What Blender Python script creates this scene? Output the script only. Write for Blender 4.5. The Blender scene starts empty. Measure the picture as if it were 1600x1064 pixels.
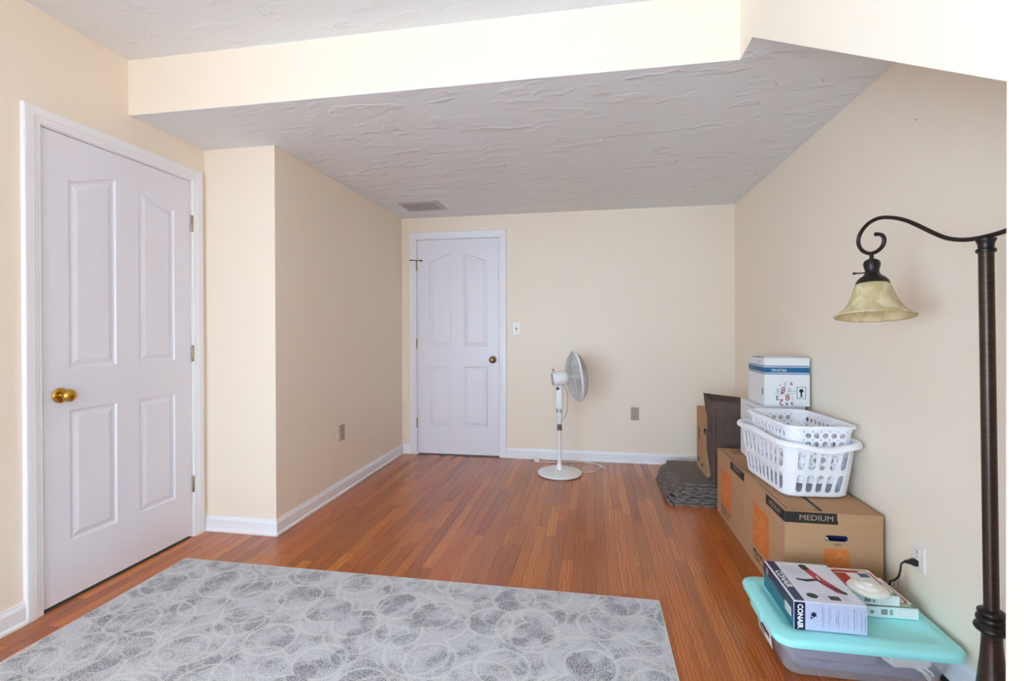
import bpy, bmesh, math, random
from mathutils import Vector, Matrix
random.seed(7)
SC = bpy.context.scene
COL = SC.collection

# ------------------------------------------------------------------ camera
F_PX, CY = 741.0, 518.165
YAW, PITCH, ROLL, CAM_H = -0.1678, -0.0042, -0.0028, 1.1874
fw = Vector((math.sin(YAW) * math.cos(PITCH), math.cos(YAW) * math.cos(PITCH), math.sin(PITCH)))
rt = fw.cross(Vector((0, 0, 1))).normalized()
up = rt.cross(fw)
r2 = rt * math.cos(ROLL) + up * math.sin(ROLL)
u2 = -rt * math.sin(ROLL) + up * math.cos(ROLL)
cam_d = bpy.data.cameras.new('camera')
cam_d.sensor_width = 36.0
cam_d.lens = 36.0 * F_PX / 1600.0
cam_d.shift_y = -(532.0 - CY) / 1600.0
cam_d.clip_start = 0.02
cam = bpy.data.objects.new('camera', cam_d)
cam.matrix_world = Matrix(((r2.x, u2.x, -fw.x, 0), (r2.y, u2.y, -fw.y, 0), (r2.z, u2.z, -fw.z, CAM_H), (0, 0, 0, 1)))
COL.objects.link(cam)
SC.camera = cam

# ------------------------------------------------------------------ world, daylight, exposure
SC.view_settings.view_transform = 'Standard'
SC.view_settings.look = 'None'
SC.view_settings.gamma = 1.0
SC.view_settings.use_curve_mapping = False
SC.view_settings.exposure = -0.07
world = bpy.data.worlds.new('overcast_sky')
SC.world = world
world.use_nodes = True
bg = world.node_tree.nodes['Background']
bg.inputs['Color'].default_value = (0.65, 0.97, 1.22, 1)
bg.inputs['Strength'].default_value = 20.0
SC.cycles.max_bounces = 14
SC.cycles.diffuse_bounces = 10
SC.cycles.transparent_max_bounces = 16
SC.cycles.caustics_reflective = False
SC.cycles.caustics_refractive = False

# room dimensions (metres); x right, y away from the camera, z up
XL, XA, YR, YB, XR, XP = -2.274, -1.809, 2.478, 4.328, 1.205, 0.581
YM, ZL, ZH = 2.013, 2.257, 2.531
YP2, YP3, ZP3 = 1.868, 0.783, 1.538
YREAR = -5.2
YSPLIT = -0.05
WINS = [(-2.05, -1.15, 0.25, 1.80), (-0.50, 0.40, 0.25, 1.80)]      # windows in the rear wall: x0, x1, z0, z1
ADDED_LWIN = (-4.20, -0.80, 0.30, 1.80)                                    # unseen window added in the left wall to brighten the right side: y0, y1, z0, z1
for i, (wx0, wx1, wz0, wz1) in enumerate(WINS):
    L = bpy.data.lights.new('window_daylight', 'AREA')
    L.shape = 'RECTANGLE'; L.size = wx1 - wx0; L.size_y = wz1 - wz0
    L.cycles.is_portal = True
    lo = bpy.data.objects.new('window_daylight', L)
    lo.location = ((wx0 + wx1) / 2, YREAR - 0.02, (wz0 + wz1) / 2)
    lo.rotation_euler = (math.pi / 2, 0, math.pi)
    COL.objects.link(lo)
L = bpy.data.lights.new('window_daylight', 'AREA')  # sky portal for the added left window
L.shape = 'RECTANGLE'; L.size = ADDED_LWIN[3] - ADDED_LWIN[2]; L.size_y = ADDED_LWIN[1] - ADDED_LWIN[0]
L.cycles.is_portal = True
lo = bpy.data.objects.new('window_daylight', L)
lo.location = (XL - 0.02, (ADDED_LWIN[0] + ADDED_LWIN[1]) / 2, (ADDED_LWIN[2] + ADDED_LWIN[3]) / 2)
lo.rotation_euler = (0, -math.pi / 2, 0)
COL.objects.link(lo)

# ------------------------------------------------------------------ helpers
def lin(c):
    return tuple((v / 255 / 12.92) if v / 255 <= 0.04045 else ((v / 255 + 0.055) / 1.055) ** 2.4 for v in c) + (1.0,)

MATS = {}
class N:
    """tiny node-graph helper"""
    def __init__(s, name):
        s.m = bpy.data.materials.new(name); s.m.use_nodes = True
        s.t = s.m.node_tree; s.b = s.t.nodes['Principled BSDF']; s.out = s.t.nodes['Material Output']
    def n(s, typ, **kw):
        nd = s.t.nodes.new(typ)
        for k, v in kw.items():
            if k.startswith('i_'):
                key = k[2:]
                key = int(key) if key.isdigit() else key
                s.set(nd.inputs[key], v)
            else:
                setattr(nd, k, v)
        return nd
    def set(s, sock, v):
        if isinstance(v, bpy.types.NodeSocket):
            s.t.links.new(v, sock)
        else:
            sock.default_value = v
    def math(s, op, a, b=0.0, c=0.0, clamp=False):
        nd = s.t.nodes.new('ShaderNodeMath'); nd.operation = op; nd.use_clamp = clamp
        for i, v in enumerate((a, b, c)):
            s.set(nd.inputs[i], v)
        return nd.outputs[0]
    def smooth(s, v, lo, hi):
        nd = s.t.nodes.new('ShaderNodeMapRange'); nd.interpolation_type = 'SMOOTHSTEP'
        s.set(nd.inputs[0], v); s.set(nd.inputs[1], lo); s.set(nd.inputs[2], hi)
        return nd.outputs[0]
    def mix(s, f, a, b):
        nd = s.t.nodes.new('ShaderNodeMix'); nd.data_type = 'RGBA'
        s.set(nd.inputs[0], f); s.set(nd.inputs[6], a); s.set(nd.inputs[7], b)
        return nd.outputs[2]
    def pos(s):
        return s.n('ShaderNodeNewGeometry').outputs['Position']
    def mapping(s, vec, scale=(1, 1, 1), rot=(0, 0, 0), loc=(0, 0, 0)):
        return s.n('ShaderNodeMapping', i_Vector=vec, i_Scale=scale, i_Rotation=rot, i_Location=loc).outputs[0]
    def noise(s, vec, scale, detail=2.0, rough=0.5, dist=0.0):
        return s.n('ShaderNodeTexNoise', i_Vector=vec, i_Scale=scale, i_Detail=detail, i_Roughness=rough, i_Distortion=dist).outputs[0]
    def bump(s, h, strength=0.3, dist=0.002):
        nd = s.n('ShaderNodeBump', i_Height=h, i_Strength=strength, i_Distance=dist)
        s.t.links.new(nd.outputs[0], s.b.inputs['Normal'])
    def p(s, **kw):
        for k, v in kw.items():
            s.set(s.b.inputs[k.replace('_', ' ')], v)
        return s.m

def flat(name, rgb, rough=0.5, metal=0.0, spec=0.5, grain=0.0, scale=300.0, **kw):
    """procedural material: one colour with a little fine relief and tonal variation"""
    g = N(name)
    c = lin(rgb)
    if grain > 0:
        nz = g.noise(g.pos(), scale, 3.0)
        dk = tuple(v * (1 - grain) for v in c[:3]) + (1,)
        g.p(Base_Color=g.mix(nz, dk, c))
    else:
        g.p(Base_Color=c)
    g.p(Roughness=rough, Metallic=metal, Specular_IOR_Level=spec)
    for k, v in kw.items():
        g.set(g.b.inputs[k.replace('_', ' ')], v)
    MATS[name] = g.m
    return g.m

def obj(name, bm, mat, parent=None, smooth=False, kind=None, weld=None, **props):
    if weld:
        bmesh.ops.remove_doubles(bm, verts=bm.verts, dist=weld)
    bmesh.ops.recalc_face_normals(bm, faces=bm.faces)
    me = bpy.data.meshes.new(name)
    bm.to_mesh(me); bm.free()
    me.materials.append(mat if not isinstance(mat, str) else MATS[mat])
    if smooth:
        me.polygons.foreach_set('use_smooth', [True] * len(me.polygons))
        try:
            me.set_sharp_from_angle(angle=math.radians(42))
        except Exception:
            pass
    o = bpy.data.objects.new(name, me)
    COL.objects.link(o)
    if parent: o.parent = parent
    if kind: o['kind'] = kind
    for k, v in props.items(): o[k] = v
    return o

def thing(name, label, cat, loc=(0, 0, 0), group=None, rotz=0.0):
    o = bpy.data.objects.new(name, None)
    o.empty_display_size = 0.05
    COL.objects.link(o)
    o.location = loc; o.rotation_euler = (0, 0, rotz)
    o['label'] = label; o['category'] = cat
    if group: o['group'] = group
    return o

def tag(o, label, cat, group=None):
    o['label'] = label; o['category'] = cat
    if group: o['group'] = group
    return o

def struct_empty(name, loc=(0, 0, 0)):
    o = bpy.data.objects.new(name, None); COL.objects.link(o)
    o.location = loc; o.empty_display_size = 0.05; o['kind'] = 'structure'
    return o

def poly(bm, pts):
    return bm.faces.new([bm.verts.new(p) for p in pts])

def box(bm, x0, x1, y0, y1, z0, z1, bev=0.0, seg=2):
    c = [(x0, y0, z0), (x1, y0, z0), (x1, y1, z0), (x0, y1, z0), (x0, y0, z1), (x1, y0, z1), (x1, y1, z1), (x0, y1, z1)]
    v = [bm.verts.new(p) for p in c]
    fs = [bm.faces.new([v[i] for i in q]) for q in ((3, 2, 1, 0), (4, 5, 6, 7), (0, 1, 5, 4), (1, 2, 6, 5), (2, 3, 7, 6), (3, 0, 4, 7))]
    if bev > 0:
        es = set(e for f in fs for e in f.edges)
        bmesh.ops.bevel(bm, geom=list(es), offset=bev, segments=seg, affect='EDGES', profile=0.7)
    return bm

def B(*a, **k):
    return box(bmesh.new(), *a, **k)

def basis(axis):
    a = Vector(axis).normalized()
    h = Vector((0, 0, 1)) if abs(a.z) < 0.9 else Vector((1, 0, 0))
    s = h.cross(a).normalized(); t = a.cross(s)
    return s, t, a

def lathe(bm, prof, center=(0, 0, 0), axis=(0, 0, 1), seg=32, close=False):
    s, t, a = basis(axis); c = Vector(center); rows = []
    for r, h in prof:
        if r < 1e-6:
            rows.append([bm.verts.new(c + a * h)])
        else:
            rows.append([bm.verts.new(c + a * h + (s * math.cos(2 * math.pi * i / seg) + t * math.sin(2 * math.pi * i / seg)) * r) for i in range(seg)])
    if close: rows.append(rows[0])
    for A, Bq in zip(rows, rows[1:]):
        for i in range(seg):
            j = (i + 1) % seg
            if len(A) == 1 and len(Bq) == 1: continue
            if len(A) == 1: bm.faces.new((A[0], Bq[i], Bq[j]))
            elif len(Bq) == 1: bm.faces.new((A[i], A[j], Bq[0]))
            else: bm.faces.new((A[i], A[j], Bq[j], Bq[i]))
    return bm

def catmull(P, n=6, closed=False):
    P = [Vector(p) for p in P]; out = []
    m = len(P); rng = range(m if closed else m - 1)
    for i in rng:
        g = (lambda k: P[k % m]) if closed else (lambda k: P[max(0, min(m - 1, k))])
        a, b, c, d = g(i - 1), g(i), g(i + 1), g(i + 2)
        for k in range(n):
            t = k / n
            out.append(0.5 * ((2 * b) + (c - a) * t + (2 * a - 5 * b + 4 * c - d) * t * t + (3 * b - a - 3 * c + d) * t ** 3))
    if not closed: out.append(P[-1].copy())
    return out

def tube(bm, P, r, seg=8, closed=False, caps=True):
    P = [Vector(p) for p in P]; m = len(P); rows = []; nrm = None
    for i in range(m):
        if closed: tn = (P[(i + 1) % m] - P[i - 1])
        else: tn = P[min(i + 1, m - 1)] - P[max(i - 1, 0)]
        tn.normalize()
        if nrm is None:
            nrm = basis(tn)[0]
        nrm = (nrm - tn * nrm.dot(tn)).normalized()
        bn = tn.cross(nrm)
        rr = r[i] if isinstance(r, (list, tuple)) else r
        rows.append([bm.verts.new(P[i] + (nrm * math.cos(2 * math.pi * k / seg) + bn * math.sin(2 * math.pi * k / seg)) * rr) for k in range(seg)])
    pairs = list(zip(rows, rows[1:])) + ([(rows[-1], rows[0])] if closed else [])
    for A, Bq in pairs:
        for k in range(seg):
            j = (k + 1) % seg
            bm.faces.new((A[k], A[j], Bq[j], Bq[k]))
    if caps and not closed:
        bm.faces.new(rows[0][::-1]); bm.faces.new(rows[-1])
    return bm

def rrect(cx, cy, hw, hh, r, n=6):
    out = []
    for sx, sy, a0 in ((1, 1, 0), (-1, 1, 90), (-1, -1, 180), (1, -1, 270)):
        for k in range(n + 1):
            a = math.radians(a0 + 90 * k / n)
            out.append((cx + sx * (hw - r) + r * math.cos(a), cy + sy * (hh - r) + r * math.sin(a)))
    return out

def loft(bm, rings, cap0=False, cap1=False, closed=True):
    rows = [[bm.verts.new(p) for p in R] for R in rings]
    for A, Bq in zip(rows, rows[1:]):
        n = len(A)
        for i in range(n if closed else n - 1):
            j = (i + 1) % n
            bm.faces.new((A[i], A[j], Bq[j], Bq[i]))
    if cap0: bm.faces.new(rows[0][::-1])
    if cap1: bm.faces.new(rows[-1])
    return rows

def fill_holes(bm, outer, holes, to3):
    """planar face with holes"""
    es = []; loops = []
    for lp in [outer] + holes:
        vs = [bm.verts.new(to3(*p)) for p in lp]; loops.append(vs)
        for a, b in zip(vs, vs[1:] + vs[:1]): es.append(bm.edges.new((a, b)))
    bmesh.ops.triangle_fill(bm, edges=es, use_beauty=True)
    return loops

def offset_poly(P, d):
    """inset of a counter-clockwise polygon"""
    out = []; m = len(P)
    for i in range(m):
        a, b, c = Vector(P[i - 1]), Vector(P[i]), Vector(P[(i + 1) % m])
        e1 = (b - a).normalized(); e2 = (c - b).normalized()
        n1 = Vector((-e1.y, e1.x)); n2 = Vector((-e2.y, e2.x))
        k = (n1 + n2); k = k / max(0.25, k.dot(n1))
        out.append(tuple(b + k * d))
    return out

class Plane:
    """a face of a thing: prints are laid on it. o = lower left corner, u right, v up"""
    def __init__(s, o, u, v, lift=0.0005):
        s.o = Vector(o); s.u = Vector(u); s.v = Vector(v); s.n = s.u.cross(s.v); s.lift = lift
    def __call__(s, a, b, h=0.0):
        return s.o + s.u * a + s.v * b + s.n * (s.lift + h)
    def rect(s, name, x0, x1, y0, y1, mat, parent, h=0.0):
        bm = bmesh.new(); poly(bm, [s(x0, y0, h), s(x1, y0, h), s(x1, y1, h), s(x0, y1, h)])
        return obj(name, bm, mat, parent)
    def polys(s, name, L, mat, parent, h=0.0):
        bm = bmesh.new()
        for P in L: poly(bm, [s(a, b, h) for a, b in P])
        return obj(name, bm, mat, parent)
    def text(s, name, txt, size, cx, cy, mat, parent, rot=0.0, h=0.0, sx=1.0, bold=0.0, shear=0.0):
        cu = bpy.data.curves.new(name, 'FONT'); cu.body = txt; cu.size = size
        cu.align_x = 'CENTER'; cu.align_y = 'CENTER'; cu.offset = bold; cu.shear = shear; cu.resolution_u = 3
        to = bpy.data.objects.new(name, cu); COL.objects.link(to)
        dg = bpy.context.evaluated_depsgraph_get(); dg.update()
        me = bpy.data.meshes.new_from_object(to.evaluated_get(dg))
        bpy.data.objects.remove(to)
        c, sn = math.cos(rot), math.sin(rot)
        for vt in me.vertices:
            x, y = vt.co.x * sx, vt.co.y
            vt.co = s(cx + x * c - y * sn, cy + x * sn + y * c, h)
        me.materials.clear(); me.materials.append(MATS[mat])
        me.name = name
        o = bpy.data.objects.new(name, me); COL.objects.link(o); o.parent = parent
        return o

def finish(root):
    """children were written in world metres: keep them there under a root that stands at the thing's base"""
    bpy.context.view_layer.update()
    inv = root.matrix_world.inverted()
    for ch in root.children:
        ch.matrix_parent_inverse = inv

# ------------------------------------------------------------------ materials
def m_wall():
    g = N('cream_wall_paint')
    p = g.pos()
    nz = g.noise(p, 2.2, 2.0)
    g.p(Base_Color=g.mix(nz, (0.86, 0.755, 0.635, 1), (0.88, 0.775, 0.655, 1)), Roughness=0.42, Specular_IOR_Level=0.4)
    g.bump(g.noise(p, 260.0, 3.0), 0.06, 0.002)
    MATS['wall'] = g.m
def m_ceiling():
    g = N('textured_white_ceiling')
    p = g.pos()
    sx = g.n('ShaderNodeSeparateXYZ', i_Vector=p)
    def strokes(freq, nsc, namp, loc, lo, hi):
        # trowel strokes: thin lips of plaster that start abruptly and feather out
        nz = g.noise(g.mapping(p, (0.8, 1.0, 1.0), (0, 0, 0.3), loc), nsc, 1.5, 0.5, 0.4)
        v = g.math('ADD', g.math('MULTIPLY', sx.outputs[1], freq), g.math('ADD', g.math('MULTIPLY', nz, namp), g.math('MULTIPLY', sx.outputs[0], 0.35)))
        fr = g.math('FRACT', v)
        h_ = g.math('MULTIPLY', g.smooth(fr, 0.0, 0.03), g.math('POWER', g.math('SUBTRACT', 1.0, fr), 3.0))
        mk = g.smooth(g.noise(g.mapping(p, (0.7, 1.4, 1), loc=(loc[1], loc[0] + 5, 0)), 5.5, 2.5), lo, hi)
        return g.math('MULTIPLY', h_, mk)
    n3 = g.noise(g.mapping(p, (1, 1.8, 1)), 30.0, 4.0, 0.6, 0.6)
    h = g.math('ADD', g.math('ADD', strokes(3.2, 2.6, 3.0, (0, 0, 0), 0.5, 0.6), strokes(5.5, 4.0, 3.0, (3.3, 7.1, 0), 0.52, 0.62)), g.math('MULTIPLY', n3, 0.22))
    g.p(Base_Color=(0.79, 0.845, 0.89, 1), Roughness=0.5, Specular_IOR_Level=0.3)
    g.bump(h, 0.75, 0.007)
    MATS['ceiling'] = g.m
def m_floor():
    g = N('oak_strip_varnished')
    p = g.pos()
    rnd = g.n('ShaderNodeObjectInfo').outputs['Random']
    at = g.n('ShaderNodeAttribute', attribute_name='rnd').outputs['Fac']
    r = g.math('FRACT', g.math('ADD', rnd, at))
    r2_ = g.math('FRACT', g.math('MULTIPLY', r, 17.31))
    off = g.n('ShaderNodeCombineXYZ', i_X=g.math('MULTIPLY', r, 31.0), i_Y=g.math('MULTIPLY', r2_, 23.0), i_Z=0.0).outputs[0]
    v = g.n('ShaderNodeVectorMath', operation='ADD', i_0=p, i_1=off).outputs[0]
    base = g.n('ShaderNodeValToRGB', i_Fac=r)
    cr = base.color_ramp
    cols = [(0.0, (164, 96, 52)), (0.16, (182, 110, 60)), (0.34, (206, 130, 74)), (0.5, (186, 104, 56)), (0.66, (216, 142, 82)), (0.84, (164, 96, 54)), (1.0, (200, 122, 68))]
    cr.elements[0].position = 0; cr.elements[0].color = lin(cols[0][1])
    cr.elements[1].position = 1; cr.elements[1].color = lin(cols[-1][1])
    for ps, c in cols[1:-1]:
        e = cr.elements.new(ps); e.color = lin(c)
    warp = g.noise(g.mapping(v, (9.0, 1.1, 1)), 1.0, 2.0)
    wv = g.n('ShaderNodeTexWave', wave_type='BANDS', bands_direction='X', i_Vector=g.n('ShaderNodeVectorMath', operation='ADD', i_0=v, i_1=g.n('ShaderNodeCombineXYZ', i_X=g.math('MULTIPLY', warp, 0.085), i_Y=0.0, i_Z=0.0).outputs[0]).outputs[0],
             i_Scale=20.0, i_Distortion=3.5, i_Detail=2.0).outputs['Fac']
    pore = g.noise(g.mapping(v, (260.0, 6.0, 1)), 1.0, 3.0, 0.6)
    streak = g.noise(g.mapping(v, (55.0, 1.3, 1)), 1.0, 3.0, 0.6)
    c1 = g.mix(g.math('MULTIPLY', g.smooth(wv, 0.35, 0.95), 0.5), base.outputs[0], lin((140, 76, 38)))
    c2 = g.mix(g.math('MULTIPLY', g.smooth(streak, 0.5, 0.72), 0.5), c1, lin((128, 68, 36)))
    c3 = g.mix(g.math('MULTIPLY', g.smooth(pore, 0.52, 0.7), 0.3), c2, lin((116, 62, 32)))
    c3 = g.n('ShaderNodeMix', data_type='RGBA', blend_type='MULTIPLY', i_0=1.0, i_6=c3, i_7=(0.97, 0.745, 0.29, 1)).outputs[2]
    g.p(Base_Color=c3, Roughness=0.24, Specular_IOR_Level=0.5)
    g.set(g.b.inputs['Coat Weight'], 0.3); g.set(g.b.inputs['Coat Roughness'], 0.12)
    g.bump(pore, 0.05, 0.001)
    MATS['floor'] = g.m
def m_rug():
    g = N('grey_ring_pattern_rug')
    p = g.pos()
    wob = g.noise(p, 9.0, 2.0)
    def rings(scale, loc, rad, wd, rand):
        q = g.mapping(p, (scale, scale * 1.02, 0), (0, 0, 0.3), loc)
        vo = g.n('ShaderNodeTexVoronoi', voronoi_dimensions='2D', feature='F1', i_Vector=q, i_Scale=1.0, i_Randomness=rand)
        dd = g.math('ADD', vo.outputs['Distance'], g.math('MULTIPLY', g.math('SUBTRACT', wob, 0.5), 0.10))
        ln = g.math('SUBTRACT', 1.0, g.smooth(g.math('ABSOLUTE', g.math('SUBTRACT', dd, rad)), wd * 0.4, wd))
        inside = g.math('SUBTRACT', 1.0, g.smooth(dd, rad - 0.05, rad))
        rc = g.n('ShaderNodeSeparateColor', i_Color=vo.outputs['Color']).outputs[0]
        return ln, g.math('MULTIPLY', inside, rc)
    l1, d1 = rings(3.7, (0.3, 0.1, 0), 0.45, 0.034, 0.55)
    l2, d2 = rings(4.6, (0.85, 0.62, 0), 0.43, 0.040, 0.6)
    l3, d3 = rings(7.2, (2.35, 3.1, 0), 0.38, 0.05, 0.85)
    line = g.math('MAXIMUM', g.math('MAXIMUM', l1, l2), g.math('MULTIPLY', l3, 0.5))
    big = g.noise(p, 9.5, 3.0, 0.6)
    blot = g.math('ADD', g.math('MULTIPLY', g.math('ADD', d3, d2), 0.10), big)
    dark = g.smooth(blot, 0.42, 0.74)
    sp = g.noise(p, 210.0, 2.0, 0.6)
    speck = g.smooth(g.math('ADD', sp, g.math('MULTIPLY', dark, 0.06)), 0.40, 0.62)
    c1 = g.mix(g.math('MULTIPLY', speck, g.math('ADD', 0.36, g.math('MULTIPLY', dark, 0.5))), lin((216, 214, 219)), lin((104, 101, 111)))
    c2 = g.mix(g.math('MULTIPLY', g.math('MULTIPLY', line, g.smooth(sp, 0.25, 0.5)), 0.5), c1, lin((224, 223, 218)))
    g.p(Base_Color=c2, Roughness=0.95, Specular_IOR_Level=0.1)
    g.bump(g.noise(p, 420.0, 2.0), 0.6, 0.004)
    MATS['rug'] = g.m
def m_card():
    g = N('brown_corrugated_cardboard')
    p = g.pos()
    fl = g.noise(g.mapping(p, (3, 3, 90)), 1.0, 2.0)
    fb = g.noise(p, 180.0, 3.0)
    g.p(Base_Color=g.mix(g.math('MULTIPLY', g.math('ADD', fl, fb), 0.5), lin((172, 131, 97)), lin((194, 152, 117))), Roughness=0.85, Specular_IOR_Level=0.2)
    g.bump(fl, 0.08, 0.001)
    MATS['card'] = g.m
def m_bronze():
    g = N('brushed_dark_bronze')
    q = g.mapping(g.pos(), (20, 20, 240))
    nz = g.noise(q, 1.0, 3.0)
    g.p(Base_Color=g.mix(nz, lin((46, 35, 31)), lin((88, 68, 60))), Metallic=0.65, Roughness=0.34)
    MATS['bronze'] = g.m
def m_shade():
    g = N('amber_alabaster_glass')
    nz = g.noise(g.mapping(g.pos(), (1, 1, 0.6)), 22.0, 3.0, 0.5, 1.2)
    c = g.mix(g.smooth(nz, 0.35, 0.7), lin((224, 208, 158)), lin((250, 240, 208)))
    g.p(Base_Color=c, Roughness=0.25)
    tr = g.n('ShaderNodeBsdfTranslucent', i_Color=c)
    mx = g.n('ShaderNodeMixShader', i_0=0.42)
    g.t.links.new(g.b.outputs[0], mx.inputs[1]); g.t.links.new(tr.outputs[0], mx.inputs[2])
    g.t.links.new(mx.outputs[0], g.out.inputs['Surface'])
    MATS['shade'] = g.m
def m_clear(name, rgb, alpha, rough):
    g = N(name)
    nz = g.noise(g.pos(), 14.0, 2.0)
    g.p(Base_Color=g.mix(nz, lin(rgb), lin(tuple(min(255, v + 12) for v in rgb))), Roughness=rough)
    tr = g.n('ShaderNodeBsdfTransparent')
    mx = g.n('ShaderNodeMixShader', i_0=alpha)
    g.t.links.new(tr.outputs[0], mx.inputs[1]); g.t.links.new(g.b.outputs[0], mx.inputs[2])
    g.t.links.new(mx.outputs[0], g.out.inputs['Surface'])
    MATS[name] = g.m
def m_foam():
    g = N('dark_grey_foam')
    p = g.pos(); nz = g.noise(p, 420.0, 2.0)
    g.p(Base_Color=g.mix(nz, lin((112, 102, 98)), lin((128, 118, 112))), Roughness=0.75, Specular_IOR_Level=0.3)
    g.bump(nz, 0.3, 0.001)
    MATS['foam'] = g.m
def m_cloth(name, a, b, bump=0.2):
    g = N(name)
    p = g.pos(); nz = g.noise(p, 34.0, 3.0); wv = g.noise(p, 700.0, 2.0)
    g.p(Base_Color=g.mix(nz, lin(a), lin(b)), Roughness=0.8, Specular_IOR_Level=0.25)
    g.bump(g.math('ADD', wv, nz), bump, 0.001)
    MATS[name] = g.m

m_wall(); m_ceiling(); m_floor(); m_rug(); m_card(); m_bronze(); m_shade(); m_foam()
m_cloth('brown_fabric', (82, 67, 61), (112, 94, 86))
m_cloth('purple_cloth', (98, 94, 128), (126, 122, 152), 0.3)
m_cloth('white_cloth', (226, 224, 220), (240, 238, 234), 0.3)
m_clear('clear_plastic', (225, 225, 232), 0.30, 0.2)
m_clear('window_glass', (235, 240, 245), 0.06, 0.02)
m_clear('tape_clear', (235, 235, 238), 0.5, 0.25)
m_clear('tag_plastic', (236, 214, 212), 0.6, 0.3)
flat('trim', (238, 240, 246), 0.35, grain=0.02, scale=40)
flat('door', (232, 232, 243), 0.36, grain=0.02, scale=60)
flat('dark_gap', (30, 24, 20), 0.9, grain=0.2)
flat('subfloor', (46, 28, 18), 0.9, grain=0.3)
flat('brass', (205, 160, 70), 0.2, metal=1.0, grain=0.1, scale=60)
flat('antique_brass', (140, 112, 78), 0.28, metal=1.0, grain=0.15, scale=60)
flat('hinge_metal', (168, 150, 120), 0.35, metal=1.0, grain=0.2, scale=80)
flat('white_plastic', (240, 240, 242), 0.32, grain=0.02, scale=50)
flat('basket_plastic', (243, 244, 250), 0.38, grain=0.02, scale=50, Subsurface_Weight=0.0)
flat('fan_white', (236, 238, 240), 0.33, grain=0.02, scale=50)
flat('fan_wire', (196, 199, 202), 0.4, grain=0.05)
flat('fan_blade', (226, 232, 232), 0.3, grain=0.02, scale=50)
flat('grey_plastic', (92, 92, 92), 0.45, grain=0.1)
flat('slot_grey', (150, 152, 158), 0.5, grain=0.1)
flat('almond_plate', (172, 158, 142), 0.4, grain=0.05)
flat('plate_white', (236, 226, 222), 0.35, grain=0.02)
flat('switch_white', (240, 240, 236), 0.3, grain=0.02)
flat('slot_dark', (44, 38, 34), 0.6, grain=0.2)
flat('vent_paint', (196, 192, 196), 0.5, grain=0.05)
flat('vent_slat', (168, 166, 170), 0.5, grain=0.05)
flat('bind', (218, 217, 214), 0.9, grain=0.15, scale=500)
flat('print_black', (40, 34, 31), 0.7, grain=0.15)
flat('print_kraft', (176, 146, 122), 0.85, grain=0.05)
flat('print_orange', (214, 118, 52), 0.8, grain=0.08)
flat('print_pale_orange', (222, 146, 88), 0.8, grain=0.05)
flat('handle_blue', (28, 36, 84), 0.25, grain=0.3, scale=60)
flat('carton_white', (228, 229, 230), 0.55, grain=0.03)
flat('carton_grey', (206, 207, 208), 0.55, grain=0.03)
flat('propak_blue', (16, 98, 146), 0.5, grain=0.05)
flat('pale_blue', (150, 204, 226), 0.5, grain=0.03)
flat('print_white', (240, 240, 240), 0.5, grain=0.02)
flat('print_grey', (150, 150, 154), 0.6, grain=0.05)
flat('print_darkred', (148, 52, 62), 0.55, grain=0.05)
flat('print_navy', (30, 34, 74), 0.32, grain=0.06)
flat('gloss_white', (226, 227, 240), 0.3, grain=0.02)
flat('gloss_lavender', (198, 204, 232), 0.3, grain=0.02)
flat('gloss_teal', (22, 104, 124), 0.3, grain=0.15, scale=20)
flat('gloss_red', (196, 62, 74), 0.3, grain=0.1, scale=40)
flat('gloss_brickred', (186, 52, 38), 0.35, grain=0.06)
flat('gloss_black', (36, 32, 36), 0.3, grain=0.2, scale=40)
flat('pale_mint', (222, 238, 236), 0.35, grain=0.02)
flat('print_blue', (62, 110, 150), 0.4, grain=0.1)
flat('print_green', (176, 196, 160), 0.4, grain=0.1)
flat('teal_lid', (160, 236, 235), 0.36, grain=0.03, scale=30)
flat('black_rubber', (28, 26, 26), 0.45, grain=0.1)
flat('cord_white', (232, 226, 220), 0.45, grain=0.02)
flat('bulb_white', (240, 236, 230), 0.4, grain=0.02)
flat('detector_white', (238, 236, 226), 0.35, grain=0.02)
flat('nail_metal', (110, 95, 70), 0.4, metal=0.8, grain=0.1)
flat('black_iron', (40, 36, 34), 0.4, metal=0.6, grain=0.1)
flat('bronze_smooth', (46, 38, 36), 0.36, metal=0.5, grain=0.1)

# ------------------------------------------------------------------ the setting
# doors: local (a along wall, b up, c out into the room)
D1 = dict(a0=1.632, a1=2.380)
D2 = dict(a0=-1.6525, a1=-0.858)
GAPZ, DH = 0.013, 2.030
ZT = GAPZ + DH
g_ = 0.004

def wall_with_recess(name, to3, A0, A1, H, h0, h1, hz, depth=0.12, rec=0.075):
    """wall slab with a doorway recess; to3(a, b, c), c out of the wall face"""
    bm = bmesh.new()
    P = [(A0, 0), (h0, 0), (h0, hz), (h1, hz), (h1, 0), (A1, 0), (A1, H), (A0, H)]
    f = [bm.verts.new(to3(a, b, 0)) for a, b in P]
    for q in ((0, 1, 2, 7), (2, 3, 6, 7), (3, 4, 5, 6)): bm.faces.new([f[i] for i in q])
    r = [bm.verts.new(to3(a, b, -rec)) for a, b in P[1:5]]
    for i in range(3): bm.faces.new((f[1 + i], f[2 + i], r[i + 1], r[i]))
    bm.faces.new(r)
    k = [bm.verts.new(to3(a, b, -depth)) for a, b in ((A0, 0), (A1, 0), (A1, H), (A0, H))]
    bm.faces.new(k)
    bm.faces.new((f[0], f[7], k[3], k[0])); bm.faces.new((f[6], f[5], k[1], k[2])); bm.faces.new((f[7], f[6], k[2], k[3]))
    return obj(name, bm, 'wall', kind='structure')

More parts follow.
